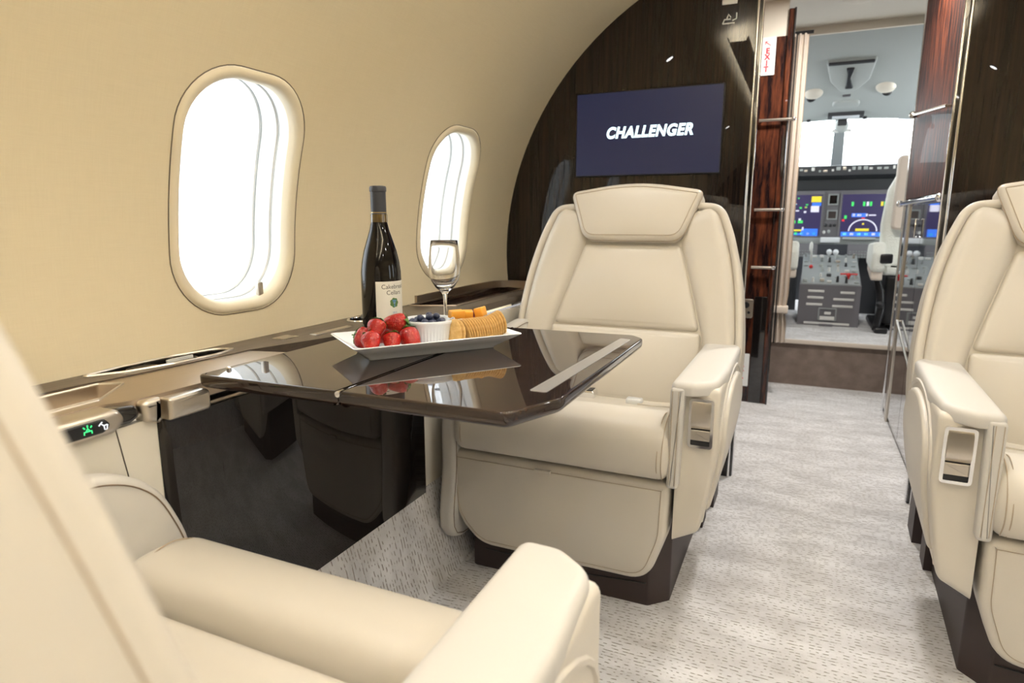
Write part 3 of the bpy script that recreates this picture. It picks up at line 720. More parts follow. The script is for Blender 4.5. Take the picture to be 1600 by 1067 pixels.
mb = MB(); mb.lathe([(.0162, .247), (.0162, .2485)], (bx, by, TZ), 32); mb.lathe([(.0162, .2525), (.0162, .254)], (bx, by, TZ), 32); mb.build('capsule_band', 'gold', cpq)
LA = atan2(-by, -bx)+radians(36)           # label faces the aisle side of the camera
def lab(u, v, d=0): a = LA+u/.0412; return (bx+(.0412+d)*cos(a), by+(.0412+d)*sin(a), TZ+v)
mb = MB(); mb.rings([[lab(-.038+.076*k/24, v) for k in range(25)] for v in (.034, .117)], closed=False, cap0=False, cap1=False); lb = mb.build('bottle_label', 'paper', wine)
for txt, v, sz, mt in (('Cakebread', .106, .0125, 'ink'), ('Cellars', .094, .0125, 'ink'), ('2015', .053, .0055, 'ink_blue'), ('Syrah', .045, .0075, 'ink_blue')):
    lettering('label_text', txt, sz, mt, lambda x, y, z, v=v: lab(x+.001, v+y, .0003), lb)
mb = MB(); mb.rings([[lab(-.038+.076*k/24, v, .0003) for k in range(25)] for v in (.036, .0372)], closed=False, cap0=False, cap1=False); mb.build('label_rule', 'ink', lb)
mb = MB()
for k in range(7):
    a = 2*pi*k/7; pts = [(.0062*cos(a)+.0042*cos(q), .0735+.0062*sin(a)+.0042*sin(q)) for q in [2*pi*i/10 for i in range(10)]]
    mb.add([lab(u, v, .0003+.00003*k) for u, v in pts], [tuple(range(10))])
mb.build('label_leaf', 'ink_green', lb, fix=False)
mb = MB()
for k, (u, v) in enumerate([(-.003, .078), (0, .078), (.003, .078), (-.0017, .0745), (.0017, .0745), (0, .071), (0, .067)]):
    mb.add([lab(u+.0019*cos(q), v+.0019*sin(q), .0007+.00002*k) for q in [2*pi*i/8 for i in range(8)]], [tuple(range(8))])
mb.build('label_grapes', 'ink_blue', lb, fix=False)

mb = MB(); gx, gy = -.692, 1.188
outp = [(.001, 0), (.033, 0), (.0335, .0012), (.026, .003), (.010, .0055), (.0048, .012), (.0038, .03), (.0036, .06), (.0045, .080), (.009, .088), (.020, .097), (.029, .111), (.033, .126), (.0338, .142), (.0325, .160), (.0300, .182), (.0283, .196)]
inp = [(.0276, .1962), (.0293, .182), (.0318, .160), (.0331, .142), (.0323, .126), (.0283, .112), (.019, .099), (.007, .092), (.001, .0905)]
mb.lathe(outp+inp, (gx, gy, TZ), 48)
solo(mb, 'wine_glass', 'glass', 'clear empty stemmed wine glass standing behind the fruit plate', 'wine glass', angle=70)

# plate: rectangular with flared rim
pc = Vector((-.6275, 1.005, TZ)); pd_ = Vector((.605, .797, 0)).normalized(); pdx = Vector((pd_.y, -pd_.x, 0))
def PL(u, v, h): return tuple(pc+pd_*u+pdx*v+Vector((0, 0, h)))
PLX, PLY = .158, .086
def pr(a, b, r): return rrect(-a, a, -b, b, r, 5)
mb = MB()
seq = [(.119, .042, .006, 0), (.121, .044, .006, .001), (.122, .045, .006, .004), (.139, .065, .008, .016), (PLX-.001, PLY-.001, .008, .029), (PLX, PLY, .008, .0305), (PLX-.001, PLY-.001, .008, .0318), (PLX-.004, PLY-.004, .008, .0312), (.139, .063, .008, .020), (.120, .044, .006, .0085), (.116, .040, .006, .0078)]
mb.rings([[PL(x, y, h) for x, y in pr(a, b, r)] for a, b, r, h in seq]); solo(mb, 'serving_plate', 'porcelain', 'white rectangular serving plate with flared rim, holding fruit and crackers on the table', 'plate', angle=50)
PZ = .0082
def on_plate(u, v):   # height of the plate's upper face
    w = max((abs(u)-.120)/.034, (abs(v)-.044)/.038, 0); return .0085+.0227*min(1, w)
# strawberries
def berry(label, u, v, h, s, rot, tilt):
    t = thing('strawberry', label, 'strawberry', PL(u, v, h-.019*s), 0, 'strawberries on the serving plate')
    t.rotation_euler = (0, 0, 0)
    Rm = Matrix.Rotation(rot, 3, 'Z') @ Matrix.Rotation(tilt, 3, 'Y'); off = Vector((0, 0, .019*s))
    prof = [(.002, -.0235), (.007, -.0215), (.0115, -.0160), (.0150, -.008), (.0175, .001), (.0182, .007), (.0165, .0125), (.011, .0160), (.003, .0168)]
    pts = spline(prof, 3)
    mb = MB(); n = 24; ph = random.uniform(0, 6)
    mb.rings([[(max(r, .001)*cos(2*pi*k/n)*(1+.06*sin(2*pi*k/n*2+ph)), max(r, .001)*sin(2*pi*k/n)*(1+.05*cos(2*pi*k/n*3+ph)), z) for k in range(n)] for r, z in pts])
    X = lambda x, y, z: Rm @ (Vector((x, y, z))*s)+off
    mb.xf(X).build('fruit', 'strawberry', t, local=True, angle=70)
    m2 = MB()
    for k in range(8):
        a = 2*pi*k/8+random.uniform(-.2, .2); L_ = random.uniform(.015, .021); lift = random.uniform(.001, .006); w = .0042
        c0 = lambda q: (L_*q*cos(a), L_*q*sin(a), .0172+lift*sin(pi*q)-.004*q*q)
        rows = []
        for q, ww in ((0, .5), (.35, 1), (.7, .8), (1, .05)):
            x, y, z = c0(q); px, py = -sin(a)*w*ww, cos(a)*w*ww
            rows.append([(x-px, y-py, z), (x, y, z-.0008), (x+px, y+py, z), (x, y, z+.0006)])
        m2.rings(rows)
    m2.tube([(0, 0, .016), (.001, 0, .024)], .0013, 6)
    m2.xf(X).build('leaf_crown', 'leaf', t, local=True, angle=60)
berry('strawberry at the far left end of the plate, leaning on its neighbours', -.116, .002, .032, 1.02, 3.5, 1.25)
berry('strawberry at the near left of the plate, lowest of the three on the left', -.114, .034, .031, .95, 2.3, 1.15)
berry('tall strawberry standing behind the lowest one on the left of the plate', -.100, .018, .051, .90, 1.7, .7)
berry('strawberry mostly hidden behind the left of the pile, below the wine label', -.072, -.030, .030, .88, 1.2, 1.3)
berry('large strawberry lying on top of the pile in front of the wine label', -.058, .004, .054, 1.05, .55, 1.62)
berry('small orange red strawberry in front of the pile, near edge of the plate', -.078, .037, .028, .88, 2.2, .8)
berry('plump dark red strawberry touching the white ramekin of blueberries', -.043, .033, .031, 1.05, 2.7, .95)
# ramekin with blueberries
ru, rv = .010, -.012
rk = MB(); c = PL(ru, rv, .0085)
rprof = [(.001, .001), (.040, 0), (.043, .002), (.0475, .040), (.0495, .0425), (.0505, .047), (.0495, .0485), (.047, .0485), (.0455, .046), (.0435, .010), (.040, .006), (.001, .005)]
n = 96; R = []
for r, z in rprof:
    fl = .0007 if .003 < z < .041 and r > .0436 or (.041 <= r <= .0476 and .001 < z < .0405) else 0
    R.append([(c[0]+(r+fl*cos(48*2*pi*k/n))*cos(2*pi*k/n), c[1]+(r+fl*cos(48*2*pi*k/n))*sin(2*pi*k/n), c[2]+z) for k in range(n)])
rk.rings(R)
solo(rk, 'ramekin', 'porcelain', 'small white fluted ramekin full of blueberries on the plate', 'bowl', angle=50)
bpos = []
def try_pos(rad, zc, cnt, r):
    k = 0
    while k < 400 and len(bpos) < cnt:
        k += 1; a = random.uniform(0, 2*pi); q = rad*sqrt(random.random()); z = zc+random.uniform(-.0015, .0015)
        p = (ru+q*cos(a), rv+q*sin(a), z)
        if all(hypot(p[0]-o[0], p[1]-o[1], p[2]-o[2]) > r*1.93 for o in bpos): bpos.append(p)
random.seed(11)
try_pos(.036, .0385, 17, .0072); try_pos(.034, .0505, 33, .0072); try_pos(.018, .0605, 38, .0072)
bb0 = None
for i, (u, v, h) in enumerate(bpos):
    r = random.uniform(.0068, .0076)
    if bb0 is None:
        mb = MB(); n = 16; pr_ = [(.0005, -.92), (.45, -.86), (.8, -.58), (.98, -.15), (1, .1), (.9, .5), (.6, .82), (.34, .93), (.30, .99), (.24, .90), (.05, .86)]
        mb.lathe([(a, z) for a, z in pr_], (0, 0, 0), n); bb0 = mb.build('blueberry', 'blueberry', angle=60); o = bb0
    else: o = bb0.copy(); COL.objects.link(o)
    o.scale = (r, r, r*.9); o.location = PL(u, v, h); o.rotation_euler = (random.uniform(-.7, .7), random.uniform(-.7, .7), random.uniform(0, 6))
    tag(o, 'dark blue blueberry heaped in the white ramekin', 'blueberry', 'blueberries in the ramekin')
# crackers standing on edge
def cracker_mesh():
    mb = MB(); n = 48; R = []
    for r, z in ((.0, -.0023), (.017, -.0024), (.0225, -.0015), (.0245, -.0008), (.0252, 0), (.0245, .0008), (.0225, .0015), (.017, .0024), (.0, .0023)):
        R.append([((max(r, .0005)+(.0004*cos(24*2*pi*k/n) if r > .022 else 0))*cos(2*pi*k/n), (max(r, .0005)+(.0004*cos(24*2*pi*k/n) if r > .022 else 0))*sin(2*pi*k/n), z) for k in range(n)])
    mb.rings(R); return mb
ck0 = None
ang0 = atan2(pd_.y, pd_.x)
cl = [(.0405, .030, .10, 'cracker nearest the ramekin, first of the two standing apart from the row'), (.0465, .032, .14, 'second of the two crackers standing apart between ramekin and cracker row')]
for k in range(16): cl.append((.0640+k*.0053, .030-.0006*k, -.33+.012*k+random.uniform(-.02, .02), None))
for i, (u, v, lean, lbl) in enumerate(cl):
    if ck0 is None: ck0 = cracker_mesh().build('cracker', 'cracker', angle=50); o = ck0
    else: o = ck0.copy(); COL.objects.link(o)
    o.location = PL(u, v, .0085+.55*(on_plate(u, v)-.0085)+.0252); o.rotation_euler = (0, pi/2+lean*.8, ang0+(.35 if i < 2 else .06)+random.uniform(-.03, .03))
    if lbl is None and i == 2: lbl = 'leftmost cracker of the long row standing on edge on the plate'
    if lbl is None and i == len(cl)-1: lbl = 'rightmost cracker, ending the long row at the right end of the plate'
    tag(o, lbl or 'round golden cracker inside the long row standing on edge on the plate', 'cracker', 'crackers standing on the plate')
# cheese cubes behind the crackers, grapes among them
def cheese(u, v, h, a, b_, c_, rz, tx, lbl):
    mb = MB(); mb.puff(rrect(-a/2, a/2, -b_/2, b_/2, .002, 3), XY, -c_/2, c_/2, .0018, 0, .0018, 2)
    o = mb.build('cheese_cube', 'cheese'); o.location = PL(u, v, h); o.rotation_euler = (tx, .1*tx, ang0+rz)
    tag(o, lbl, 'cheese', 'cheese cubes behind the crackers')
for k, (u, v) in enumerate([(.070, -.018), (.094, -.020), (.116, -.018), (.082, -.040), (.106, -.040)]):
    cheese(u, v, .0085+.0095, .021, .020, .019, .1*k, 0, 'orange cheese cube in the lower layer behind the cracker row')
for k, (u, v) in enumerate([(.072, -.020), (.093, -.022), (.114, -.020)]):
    cheese(u, v, .0280+.0095, .021, .020, .019, .2-.15*k, 0, 'orange cheese cube in the middle layer behind the cracker row')
cheese(.070, -.018, .060, .030, .016, .0155, .15, .12, 'orange cheese block on top, next to the stem of the wine glass')
cheese(.0945, -.020, .058, .020, .016, .0150, -.3, .2, 'orange cheese block on top, middle one of three')
cheese(.121, -.018, .061, .022, .018, .018, .7, -.25, 'tilted orange cheese block on top, rightmost of three')
for k, (u, v, h) in enumerate([(.106, -.040, .0365), (.108, -.036, .055), (.116, -.042, .048)]):
    mb = MB(); mb.ball((0, 0, 0), .0085, .0085, .0098); o = mb.build('grape', 'grape', angle=70); o.location = PL(u, v, h)
    tag(o, 'red grape peeking out among the cheese cubes', 'grape', 'grapes on the plate')

# ------------------------------------------------------------------ screen and signs on the forward bulkhead
tv = thing('wall_screen', 'flat navy screen with white lettering on the dark bulkhead above the seat', 'screen', (-.535, 2.35, 1.085))
mb = MB(); mb.puff(rrect(-.793, -.276, 1.083, 1.376, .004, 3), XZ, 2.352, 2.336, .002); mb.build('screen_frame', 'black', tv)
mb = MB(); mb.puff(rrect(-.789, -.280, 1.088, 1.372, .002, 3), XZ, 2.3365, 2.3352); sc = mb.build('screen_display', 'screen_blue', tv)
lettering('screen_lettering', 'CHALLENGER', .052, 'screen_text', lambda x, y, z: (-.527+x, 2.3345, 1.232+y), sc, font_shear=.22, offset=.0024, width=.305, spacing=1.10)
sg = thing('seat_belt_sign', 'small pale pictogram sign high on the dark bulkhead above the screen', 'sign', (-.277, 2.35, 1.56))
mb = MB()
for st in ([(-.016, -.010), (.014, -.010)], [(-.016, -.010), (-.012, .0), (.004, .0)], [(-.006, .002), (-.002, .012), (.004, .004)], [(.008, -.004), (.018, .0), (.018, .014)]):
    mb.tube([(-.277+a*1.25, 2.349, 1.573+b*1.25) for a, b in st], .0022, 6)
mb.build('pictogram', 'sign_white', sg)
mb = MB(); mb.box(-.302, -.254, 2.346, 2.3505, 1.618, 1.634, .002); solo(mb, 'call_light', 'sign_white', 'thin white light strip at the top of the dark bulkhead', 'light strip')

# ------------------------------------------------------------------ entry: partition, rails, signs, curtain, galley
pt_ = thing('wood_partition', 'tall red brown veneer partition behind the bulkhead, carrying the red and white sign', 'partition', (-.4, 3.44, 0))
mb = MB(); mb.box(-.958, -.125, 3.42, 3.46, 0, 1.765); mb.build('veneer_panel', 'wood_red', pt_)
mb = MB(); mb.box(-.958, -.140, 3.424, 3.456, 1.765, 1.924); mb.build('header_panel', 'cream_plastic', pt_)
mb = MB(); mb.box(-.140, -.112, 3.41, 3.47, 0, 1.88, .006); mb.build('edge_post', 'wood_red', pt_)
mb = MB(); mb.tube([(-.112, 3.408, 0.0), (-.112, 3.408, 1.88)], .005, 8); mb.build('edge_trim', 'gloss_black', pt_)
mb = MB(); mb.box(-.20, -.1405, 3.4125, 3.42, 0, .55, .002); mb.build('kick_panel', 'gloss_black', pt_)
ex = thing('exit_sign', 'white exit sign with red vertical letters on the wood partition, up high', 'sign', (-.22, 3.42, 1.60))
mb = MB(); mb.puff(rrect(-.252, -.186, 1.597, 1.766, .004, 3), XZ, 3.4195, 3.414, .001); pl_ = mb.build('sign_plate', 'sign_white', ex)
for k, ch in enumerate('EXIT'): lettering('sign_letter', ch, .034, 'sign_red', lambda x, y, z, k=k: (-.220-.001*k+x, 3.4135, 1.704-.027*k+y), pl_, offset=.0014)
mb = MB(); mb.tube([(-.208, 3.4137, 1.728), (-.232, 3.4137, 1.745)], .0016, 5); mb.tube([(-.232, 3.4137, 1.733), (-.232, 3.4137, 1.746), (-.220, 3.4137, 1.746)], .0016, 5); mb.build('sign_arrow', 'sign_red', pl_)
ex2 = thing('low_exit_sign', 'white sign with red letters low on the partition beside the seat', 'sign', (-.23, 3.42, .08))
mb = MB(); mb.puff(rrect(-.272, -.205, .085, .255, .004, 3), XZ, 3.4125, 3.409, .001); pl2 = mb.build('sign_plate', 'sign_white', ex2)
for k, ch in enumerate('EXIT'): lettering('sign_letter', ch, .034, 'sign_red', lambda x, y, z, k=k: (-.240+x, 3.4085, .205-.030*k+y), pl2, offset=.0014)
def bar(nm, label, x0, x1, z, y=3.395, yw=3.42, grp='chrome rails on the partition'):
    t = thing(nm, label, 'rail', ((x0+x1)/2, yw, z), 0, grp)
    mb = MB(); mb.tube([(x0, y, z), (x1, y, z)], .007, 10); mb.build('rail_bar', 'nickel', t)
    mb = MB(); mb.ball((x1, y, z), .011); mb.tube([(x0+.01, y, z), (x0+.01, yw, z)], .005, 8); mb.build('rail_end', 'chrome', t)
bar('grab_rail', 'chrome rail on the partition just below the red and white sign', -.236, -.085, 1.391)
bar('grab_rail', 'chrome rail on the partition at the height of the cockpit displays', -.230, -.105, .975)
bar('grab_rail', 'lowest chrome rail on the partition, above the switch plate', -.226, -.125, .696)
sw = thing('switch_plate', 'grey switch plate with round socket on the dark partition edge', 'switch', (-.235, 3.42, .44))
mb = MB(); mb.puff(rrect(-.275, -.204, .440, .535, .01, 4), XZ, 3.4125, 3.406, .002); sp2 = mb.build('plate_body', 'nickel', sw)
for x, z, r in ((-.238, .505, .016), (-.252, .468, .007), (-.224, .468, .007)):
    mb = MB(); mb.puff([(x+r*cos(2*pi*k/20), z+r*sin(2*pi*k/20)) for k in range(20)], XZ, 3.4065, 3.4045, .001); mb.build('socket', 'black', sp2)
# curtain: folded cloth
ct = thing('curtain', 'beige curtain gathered at the left side of the cockpit doorway', 'curtain', (-.1, 3.56, .30))
R = []
for i in range(31):
    z = .30+1.50*i/30; row = []
    pinch = 1-.20*math.exp(-((z-.47)/.035)**2)
    for side in (1, -1):
        rng = range(41) if side > 0 else range(40, -1, -1)
        for k in rng:
            q = k/40; x = -.100+(-.052+.104*q)*pinch; y = 3.56+.016*sin(q*2*pi*4.5+.4*sin(z*2))*(.8+.2*sin(z*3)) - side*.0035
            row.append((x, y, z))
    R.append(row)
mb = MB(); mb.rings(R); mb.build('curtain_cloth', 'curtain', ct, angle=70)
mb = MB(); mb.box(-.155, -.045, 3.53, 3.59, .455, .492, .006); mb.build('tie_band', 'curtain', ct)
mb = MB(); mb.tube([(-.101, 3.530, .30), (-.101, 3.530, 1.79)], .004, 6); mb.build('curtain_gap_shade', 'black', ct)  # black tube in place of the shaded gap down the middle of the cloth
mb = MB(); mb.tube([(-.96, 3.56, 1.805), (-.03, 3.56, 1.805)], .008, 8); solo(mb, 'curtain_rail', 'black', 'dark rail the beige curtain hangs from', 'rail')
# galley cabinet on the right of the aisle
gl = thing('galley_cabinet', 'galley cabinet right of the aisle, red brown veneer above mirror polished doors', 'cabinet', (.68, 2.95, 0))
mb = MB(); mb.box(.424, .995, 2.435, 3.53, .005, 1.915); mb.build('carcass', 'gloss_black', gl)
mb = MB(); mb.box(.418, .425, 2.445, 3.52, 1.02, 1.91); mb.build('veneer_front', 'wood_matte', gl)
for y0, y1 in ((2.445, 2.975), (2.98, 3.32), (3.40, 3.52)):
    mb = MB(); mb.box(.418, .425, y0, y1, .03, .985); d_ = mb.build('mirror_door', 'mirror', gl)
    if y1-y0 > .2:
        m2 = MB(); ym = y0+.06; m2.tube([(.414, ym, .86), (.405, ym, .86), (.405, ym, .93), (.414, ym, .93)], .004, 8); m2.build('door_latch', 'chrome', d_)
mb = MB(); mb.box(.412, .425, 3.33, 3.385, .0, 1.015, .004); mb.build('door_post', 'nickel', gl)
for yy in (2.44, 3.525):
    mb = MB(); mb.tube([(.421, yy, .0), (.421, yy, 1.91)], .008, 10); mb.build('corner_trim', 'chrome', gl)
mb = MB(); mb.box(.414, .425, 2.445, 3.52, .988, 1.016, .002); mb.build('counter_edge', 'gloss_black', gl)
mb = MB(); mb.tube([(.395, 2.52, 1.0), (.395, 3.50, 1.0)], .008, 10)
for yy in (2.52, 3.50): mb.ball((.395, yy, 1.0), .015); mb.tube([(.395, yy, 1.0), (.422, yy, 1.0)], .006, 8)
mb.build('counter_rail', 'chrome', gl)
mb = MB(); mb.tube([(.405, 2.66, 1.305), (.405, 3.47, 1.388)], .006, 10); mb.ball((.405, 3.48, 1.389), .016); mb.tube([(.405, 2.66, 1.305), (.42, 2.66, 1.305)], .005, 8); mb.build('upper_rail', 'nickel', gl)
mb = MB(); mb.tube([(.408, 3.28, .485), (.408, 2.80, .36)], .005, 8); mb.tube([(.408, 3.28, .485), (.42, 3.28, .485)], .004, 8); mb.build('door_strut', 'nickel', gl)

# ------------------------------------------------------------------ cockpit
FZ = .262
mb = MB(); mb.box(-.96, 1.25, 3.905, 3.935, 0, .244); struct(mb.build('trim_8', 'brown_carpet'))
mb = MB(); mb.box(-.96, 1.25, 3.895, 6.0, .244, FZ, .004); struct(mb.build('floor', 'carpet'))
mb = MB(); mb.box(-.96, 1.25, 3.888, 3.90, .240, FZ+.002, .003); struct(mb.build('trim_9', 'curtain'))
def ceilz(x, y): return 1.92-.305*(y-4.0)-.13*abs((x-.17)/.9)**2.4
mb = MB()
rows = [[(-.85+2.05*i/30, y, ceilz(-.85+2.05*i/30, y)+o) for i in range(31)] for y, o in ((3.96, .03), (3.96, 0), (4.3, 0), (4.65, 0), (5.07, 0), (5.09, .03))]
mb.rings(rows, closed=False, cap0=False, cap1=False); struct(mb.build('ceiling', 'grey_lining', angle=50))
mb = MB(); mb.box(-.98, 1.27, 3.955, 3.975, 1.885, 1.96); struct(mb.build('trim_10', 'cream_plastic'))
for x0, x1, nm in ((-.85, -.82, 'wall_cockpit_left'), (1.17, 1.20, 'wall_cockpit_right')):
    mb = MB(); mb.box(x0, x1, 3.93, 5.9, 0, 1.25); mb.box(x0, x1, 3.93, 4.3, 1.25, 1.93); struct(mb.build(nm, 'grey_lining'))
for x0, x1 in ((-1.0, -.80), (1.15, 1.25)):
    mb = MB(); mb.box(x0, x1, 3.90, 3.95, 0, 1.95); struct(mb.build('trim_11', 'grey_lining'))
mb = MB(); mb.box(-.85, 1.2, 5.9, 5.93, 0, 1.28); struct(mb.build('wall_cockpit_front', 'cockpit_dark'))
# windshield with its centre post
wsh = thing('window_20', 'x', 'x'); del wsh['label']; del wsh['category']; struct(wsh); wsh.location = (.17, 5.3, 1.27)
for x0, x1 in ((-.80, .145), (.215, 1.15)):
    mb = MB(); mb.rings([[(x0, 5.50, 1.25), (x1, 5.50, 1.25), (x1, 5.50, 1.256), (x0, 5.50, 1.256)], [(x0, 5.10, 1.60), (x1, 5.10, 1.60), (x1, 5.10, 1.606), (x0, 5.10, 1.606)]]); mb.build('windscreen_pane', 'windscreen', wsh)
mb = MB(); mb.rings([[(x-.5*w+.17, y, z) for x, y, z in ((0, 5.12, 1.62), (w, 5.12, 1.62), (w, 5.15, 1.62), (0, 5.15, 1.62))] for w in (.066,)]+[[(x-.5*w+.18, y, z) for x, y, z in ((0, 5.46, 1.24), (w, 5.46, 1.24), (w, 5.49, 1.24), (0, 5.49, 1.24))] for w in (.082,)]); mb.build('centre_post', 'grey_lining_dark', wsh)
mb = MB(); mb.box(.12, .165, 5.07, 5.10, 1.512, 1.535, .006); mb.box(.195, .24, 5.07, 5.10, 1.512, 1.535, .006); mb.build('post_clip', 'white_plastic', wsh)
# hangar structure seen through the windscreen
mb = MB(); mb.box(1.42, 1.62, 14.0, 14.2, -2, 7); mb.box(-9, 9, 14.0, 14.2, 4.55, 4.75); solo(mb, 'hangar_frame', 'cockpit_grey', 'pale frame of the hangar beyond the right windscreen', 'frame')
# ceiling fittings
def onceil(mb): return mb.xf(lambda x, y, z: (x, y, ceilz(x, y)-z))
oh = thing('overhead_panel', 'grey rounded overhead panel with a dark strap on the cockpit ceiling', 'panel', (.18, 4.5, ceilz(.18, 4.5)))
mb = MB(); mb.puff(rpoly([(.045, 4.31), (.300, 4.31), (.285, 4.52), (.225, 4.645), (.135, 4.645), (.075, 4.52)], [.01, .01, .05, .05, .05, .05]), XY, -.01, .022, .01, .004); onceil(mb); mb.build('panel_body', 'grey_lining', oh)
mb = MB(); mb.box(.055, .290, 4.306, 4.325, .014, .026, .003); onceil(mb); mb.build('panel_lip', 'cockpit_dark', oh)
mb = MB(); mb.puff(rpoly([(.150, 4.36), (.195, 4.36), (.182, 4.47), (.205, 4.59), (.158, 4.59), (.170, 4.47)], .01, 4), XY, .015, .034, .006); onceil(mb); mb.build('strap', 'black', oh)
for x, y, lbl in ((-.012, 4.67, 'round grey lamp with dark slot on the cockpit ceiling, left one'), (.383, 4.65, 'round grey lamp with dark slot on the cockpit ceiling, right one')):
    t = thing('map_lamp', lbl, 'lamp', (x, y, ceilz(x, y)), 0, 'lamps on the cockpit ceiling')
    mb = MB(); mb.ball((x, y, .0), .055, .055, .030, 24, 10); onceil(mb); mb.build('lamp_dome', 'cream_plastic', t)
    mb = MB(); mb.ball((x+(.012 if x > .1 else -.012), y+.035, .016), .028, .016, .022, 14, 8); onceil(mb); mb.build('lamp_eye', 'black', t)
t = thing('standby_display', 'flat rectangular lit panel above the windscreen centre', 'display', (.19, 4.95, ceilz(.19, 4.95)))
mb = MB(); mb.puff(rrect(.085, .300, 4.955, 5.005, .006), XY, -.005, .022, .004); onceil(mb); mb.build('panel_frame', 'cockpit_dark', t)
mb = MB(); mb.puff(rrect(.112, .275, 4.962, 4.998, .004), XY, .018, .0245, .001); onceil(mb); mb.build('panel_glass', 'porcelain', t)
mb = MB(); mb.puff(rrect(.105, .26, 4.80, 4.875, .03), XY, -.005, .014, .008, .004); onceil(mb); solo(mb, 'air_outlet', 'grey_lining', 'low grey oval moulding on the cockpit ceiling between the lamps', 'moulding')
mb = MB(); mb.box(.155, .20, 4.725, 4.74, -.002, .008, .002); onceil(mb); solo(mb, 'speaker_grille', 'cockpit_grey', 'tiny dark grille on the cockpit ceiling below the strap', 'grille')
t = thing('compass', 'dark magnetic compass hanging at the top of the windscreen post', 'compass', (.178, 5.07, 1.56))
mb = MB(); mb.ball((.178, 5.075, 1.555), .045, .03, .045, 18, 10); mb.build('compass_shell', 'grey_lining', t)
mb = MB(); mb.box(.150, .208, 5.035, 5.06, 1.552, 1.592, .006); mb.build('compass_face', 'cockpit_dark', t)
for x in (-.03, .31):
    mb = MB(); mb.box(x-.012, x+.012, 5.03, 5.06, 1.585, 1.612, .004); solo(mb, 'visor_clip', 'cockpit_dark', 'small dark visor clip at the top edge of the %s windscreen' % ('left' if x < .1 else 'right'), 'clip', 'visor clips')
mb = MB(); mb.lathe([(.001, .0), (.062, 0), (.066, .004), (.060, .008), (.03, .012), (.001, .012)], (0, 0, 0), 32); mb.xf(lambda x, y, z: (x+.145, y+3.55, 1.9245-z)); solo(mb, 'ceiling_disc', 'cream_plastic', 'round cream fitting on the entry ceiling', 'ceiling fitting')
# glareshield
gs = thing('glareshield', 'black glareshield with a row of buttons under the windscreen', 'glareshield', (.17, 5.2, 1.12))
mb = MB(); mb.rings([[(x, y, z) for y, z in ((5.02, 1.288), (5.02, 1.225), (5.05, 1.215), (5.10, 1.20), (5.12, 1.128), (5.55, 1.128), (5.55, 1.25), (5.06, 1.295))] for x in (-.80, 1.15)]); mb.build('hood', 'cockpit_dark', gs)
random.seed(3)
x = -.10; k = 0
while x < .58:
    w = random.choice((.014, .02, .026)); mb = MB()
    z0 = 1.248+random.choice((0, .004, .010)); mb.box(x, x+w, 5.016, 5.022, z0, z0+random.choice((.014, .022)), .0015); mb.build('button', random.choice(('nickel', 'white_plastic', 'grey_lining')), gs); x += w+random.choice((.008, .014, .026))
# instrument panel
ip = thing('instrument_panel', 'grey instrument panel with two lit displays across the cockpit', 'instrument panel', (.17, 5.1, .75))
mb = MB(); mb.box(-.80, 1.15, 5.10, 5.16, .76, 1.126); mb.build('panel_body', 'cockpit_grey', ip)
mb = MB(); mb.box(-.80, 1.15, 5.08, 5.12, .755, .80, .006); mb.build('panel_sill', 'grey_lining_dark', ip)
def display(x0, x1, marks, arcs=False):
    mb = MB(); fr_ = rrect(x0-.014, x1+.014, .800, 1.112, .008); mb.frame(fr_, offset_poly(fr_, .013), XZ, 5.101, 5.088); f = mb.build('display_frame', 'cockpit_grey', ip)
    mb = MB(); mb.box(x0, x1, 5.0945, 5.0995, .812, 1.100); g = mb.build('display_screen', 'disp_bg', f)
    by_ = {}
    for mt, u, v, w, h in marks: by_.setdefault(mt, MB()).box(x0+(x1-x0)*u, x0+(x1-x0)*(u+w), 5.0930, 5.0943, .812+.288*v, .812+.288*(v+h))
    if arcs:
        by_.setdefault('disp_white', MB()).tube([(x0+(x1-x0)*(.44+.27*cos(a)), 5.0934, .812+.288*(.13+.27*sin(a))) for a in [pi*(k/20) for k in range(21)]], .0045, 6)
    for mt, m in by_.items(): m.build('display_marks', mt, g)
random.seed(5)
mk_l = [('disp_yellow', .74, .82, .24, .14), ('disp_blue', .76, .73, .22, .08), ('disp_white', .74, .58, .2, .15), ('disp_blue', .0, .02, .93, .05), ('disp_blue', .55, .0, .4, .18)]
for k in range(26): mk_l.append((random.choice(('disp_green', 'disp_green', 'disp_green', 'disp_cyan', 'disp_yellow', 'disp_white', 'disp_red')), random.uniform(.05, .62), random.uniform(.55, .92), random.uniform(.03, .09), random.uniform(.02, .05)))
for u in (.28, .46): mk_l += [('disp_white', u, .38, .06, .05), ('disp_green', u-.01, .31, .12, .07)]
mk_l += [('disp_yellow', .28, .12, .28, .04), ('disp_white', .24, .14, .04, .08), ('disp_white', .56, .14, .04, .08)]
for k in range(6): mk_l.append((('disp_cyan', 'disp_white', 'disp_green')[k % 3], .08+.15*k, .03, .07, .06))
mk_r = [('disp_blue', .02, .0, .95, .11)]
for u, mt in ((.18, 'disp_green'), (.40, 'disp_green'), (.47, 'disp_white'), (.53, 'disp_green'), (.74, 'disp_yellow'), (.80, 'disp_green')): mk_r.append((mt, u, .72, .045, .10))
mk_r += [('disp_blue', .20, .46, .28, .09), ('disp_white', .22, .48, .05, .06), ('disp_white', .31, .48, .08, .05), ('disp_white', .45, .48, .06, .06), ('disp_white', .53, .49, .14, .03), ('disp_red', .02, .36, .05, .05), ('disp_green', .06, .42, .05, .08), ('disp_yellow', .30, .13, .26, .06), ('disp_yellow', .42, .28, .04, .04), ('disp_red', .40, .42, .06, .03)]
for k in range(6): mk_r.append((('disp_cyan', 'disp_white', 'disp_cyan')[k % 3], .06+.14*k, .03, .07, .055))
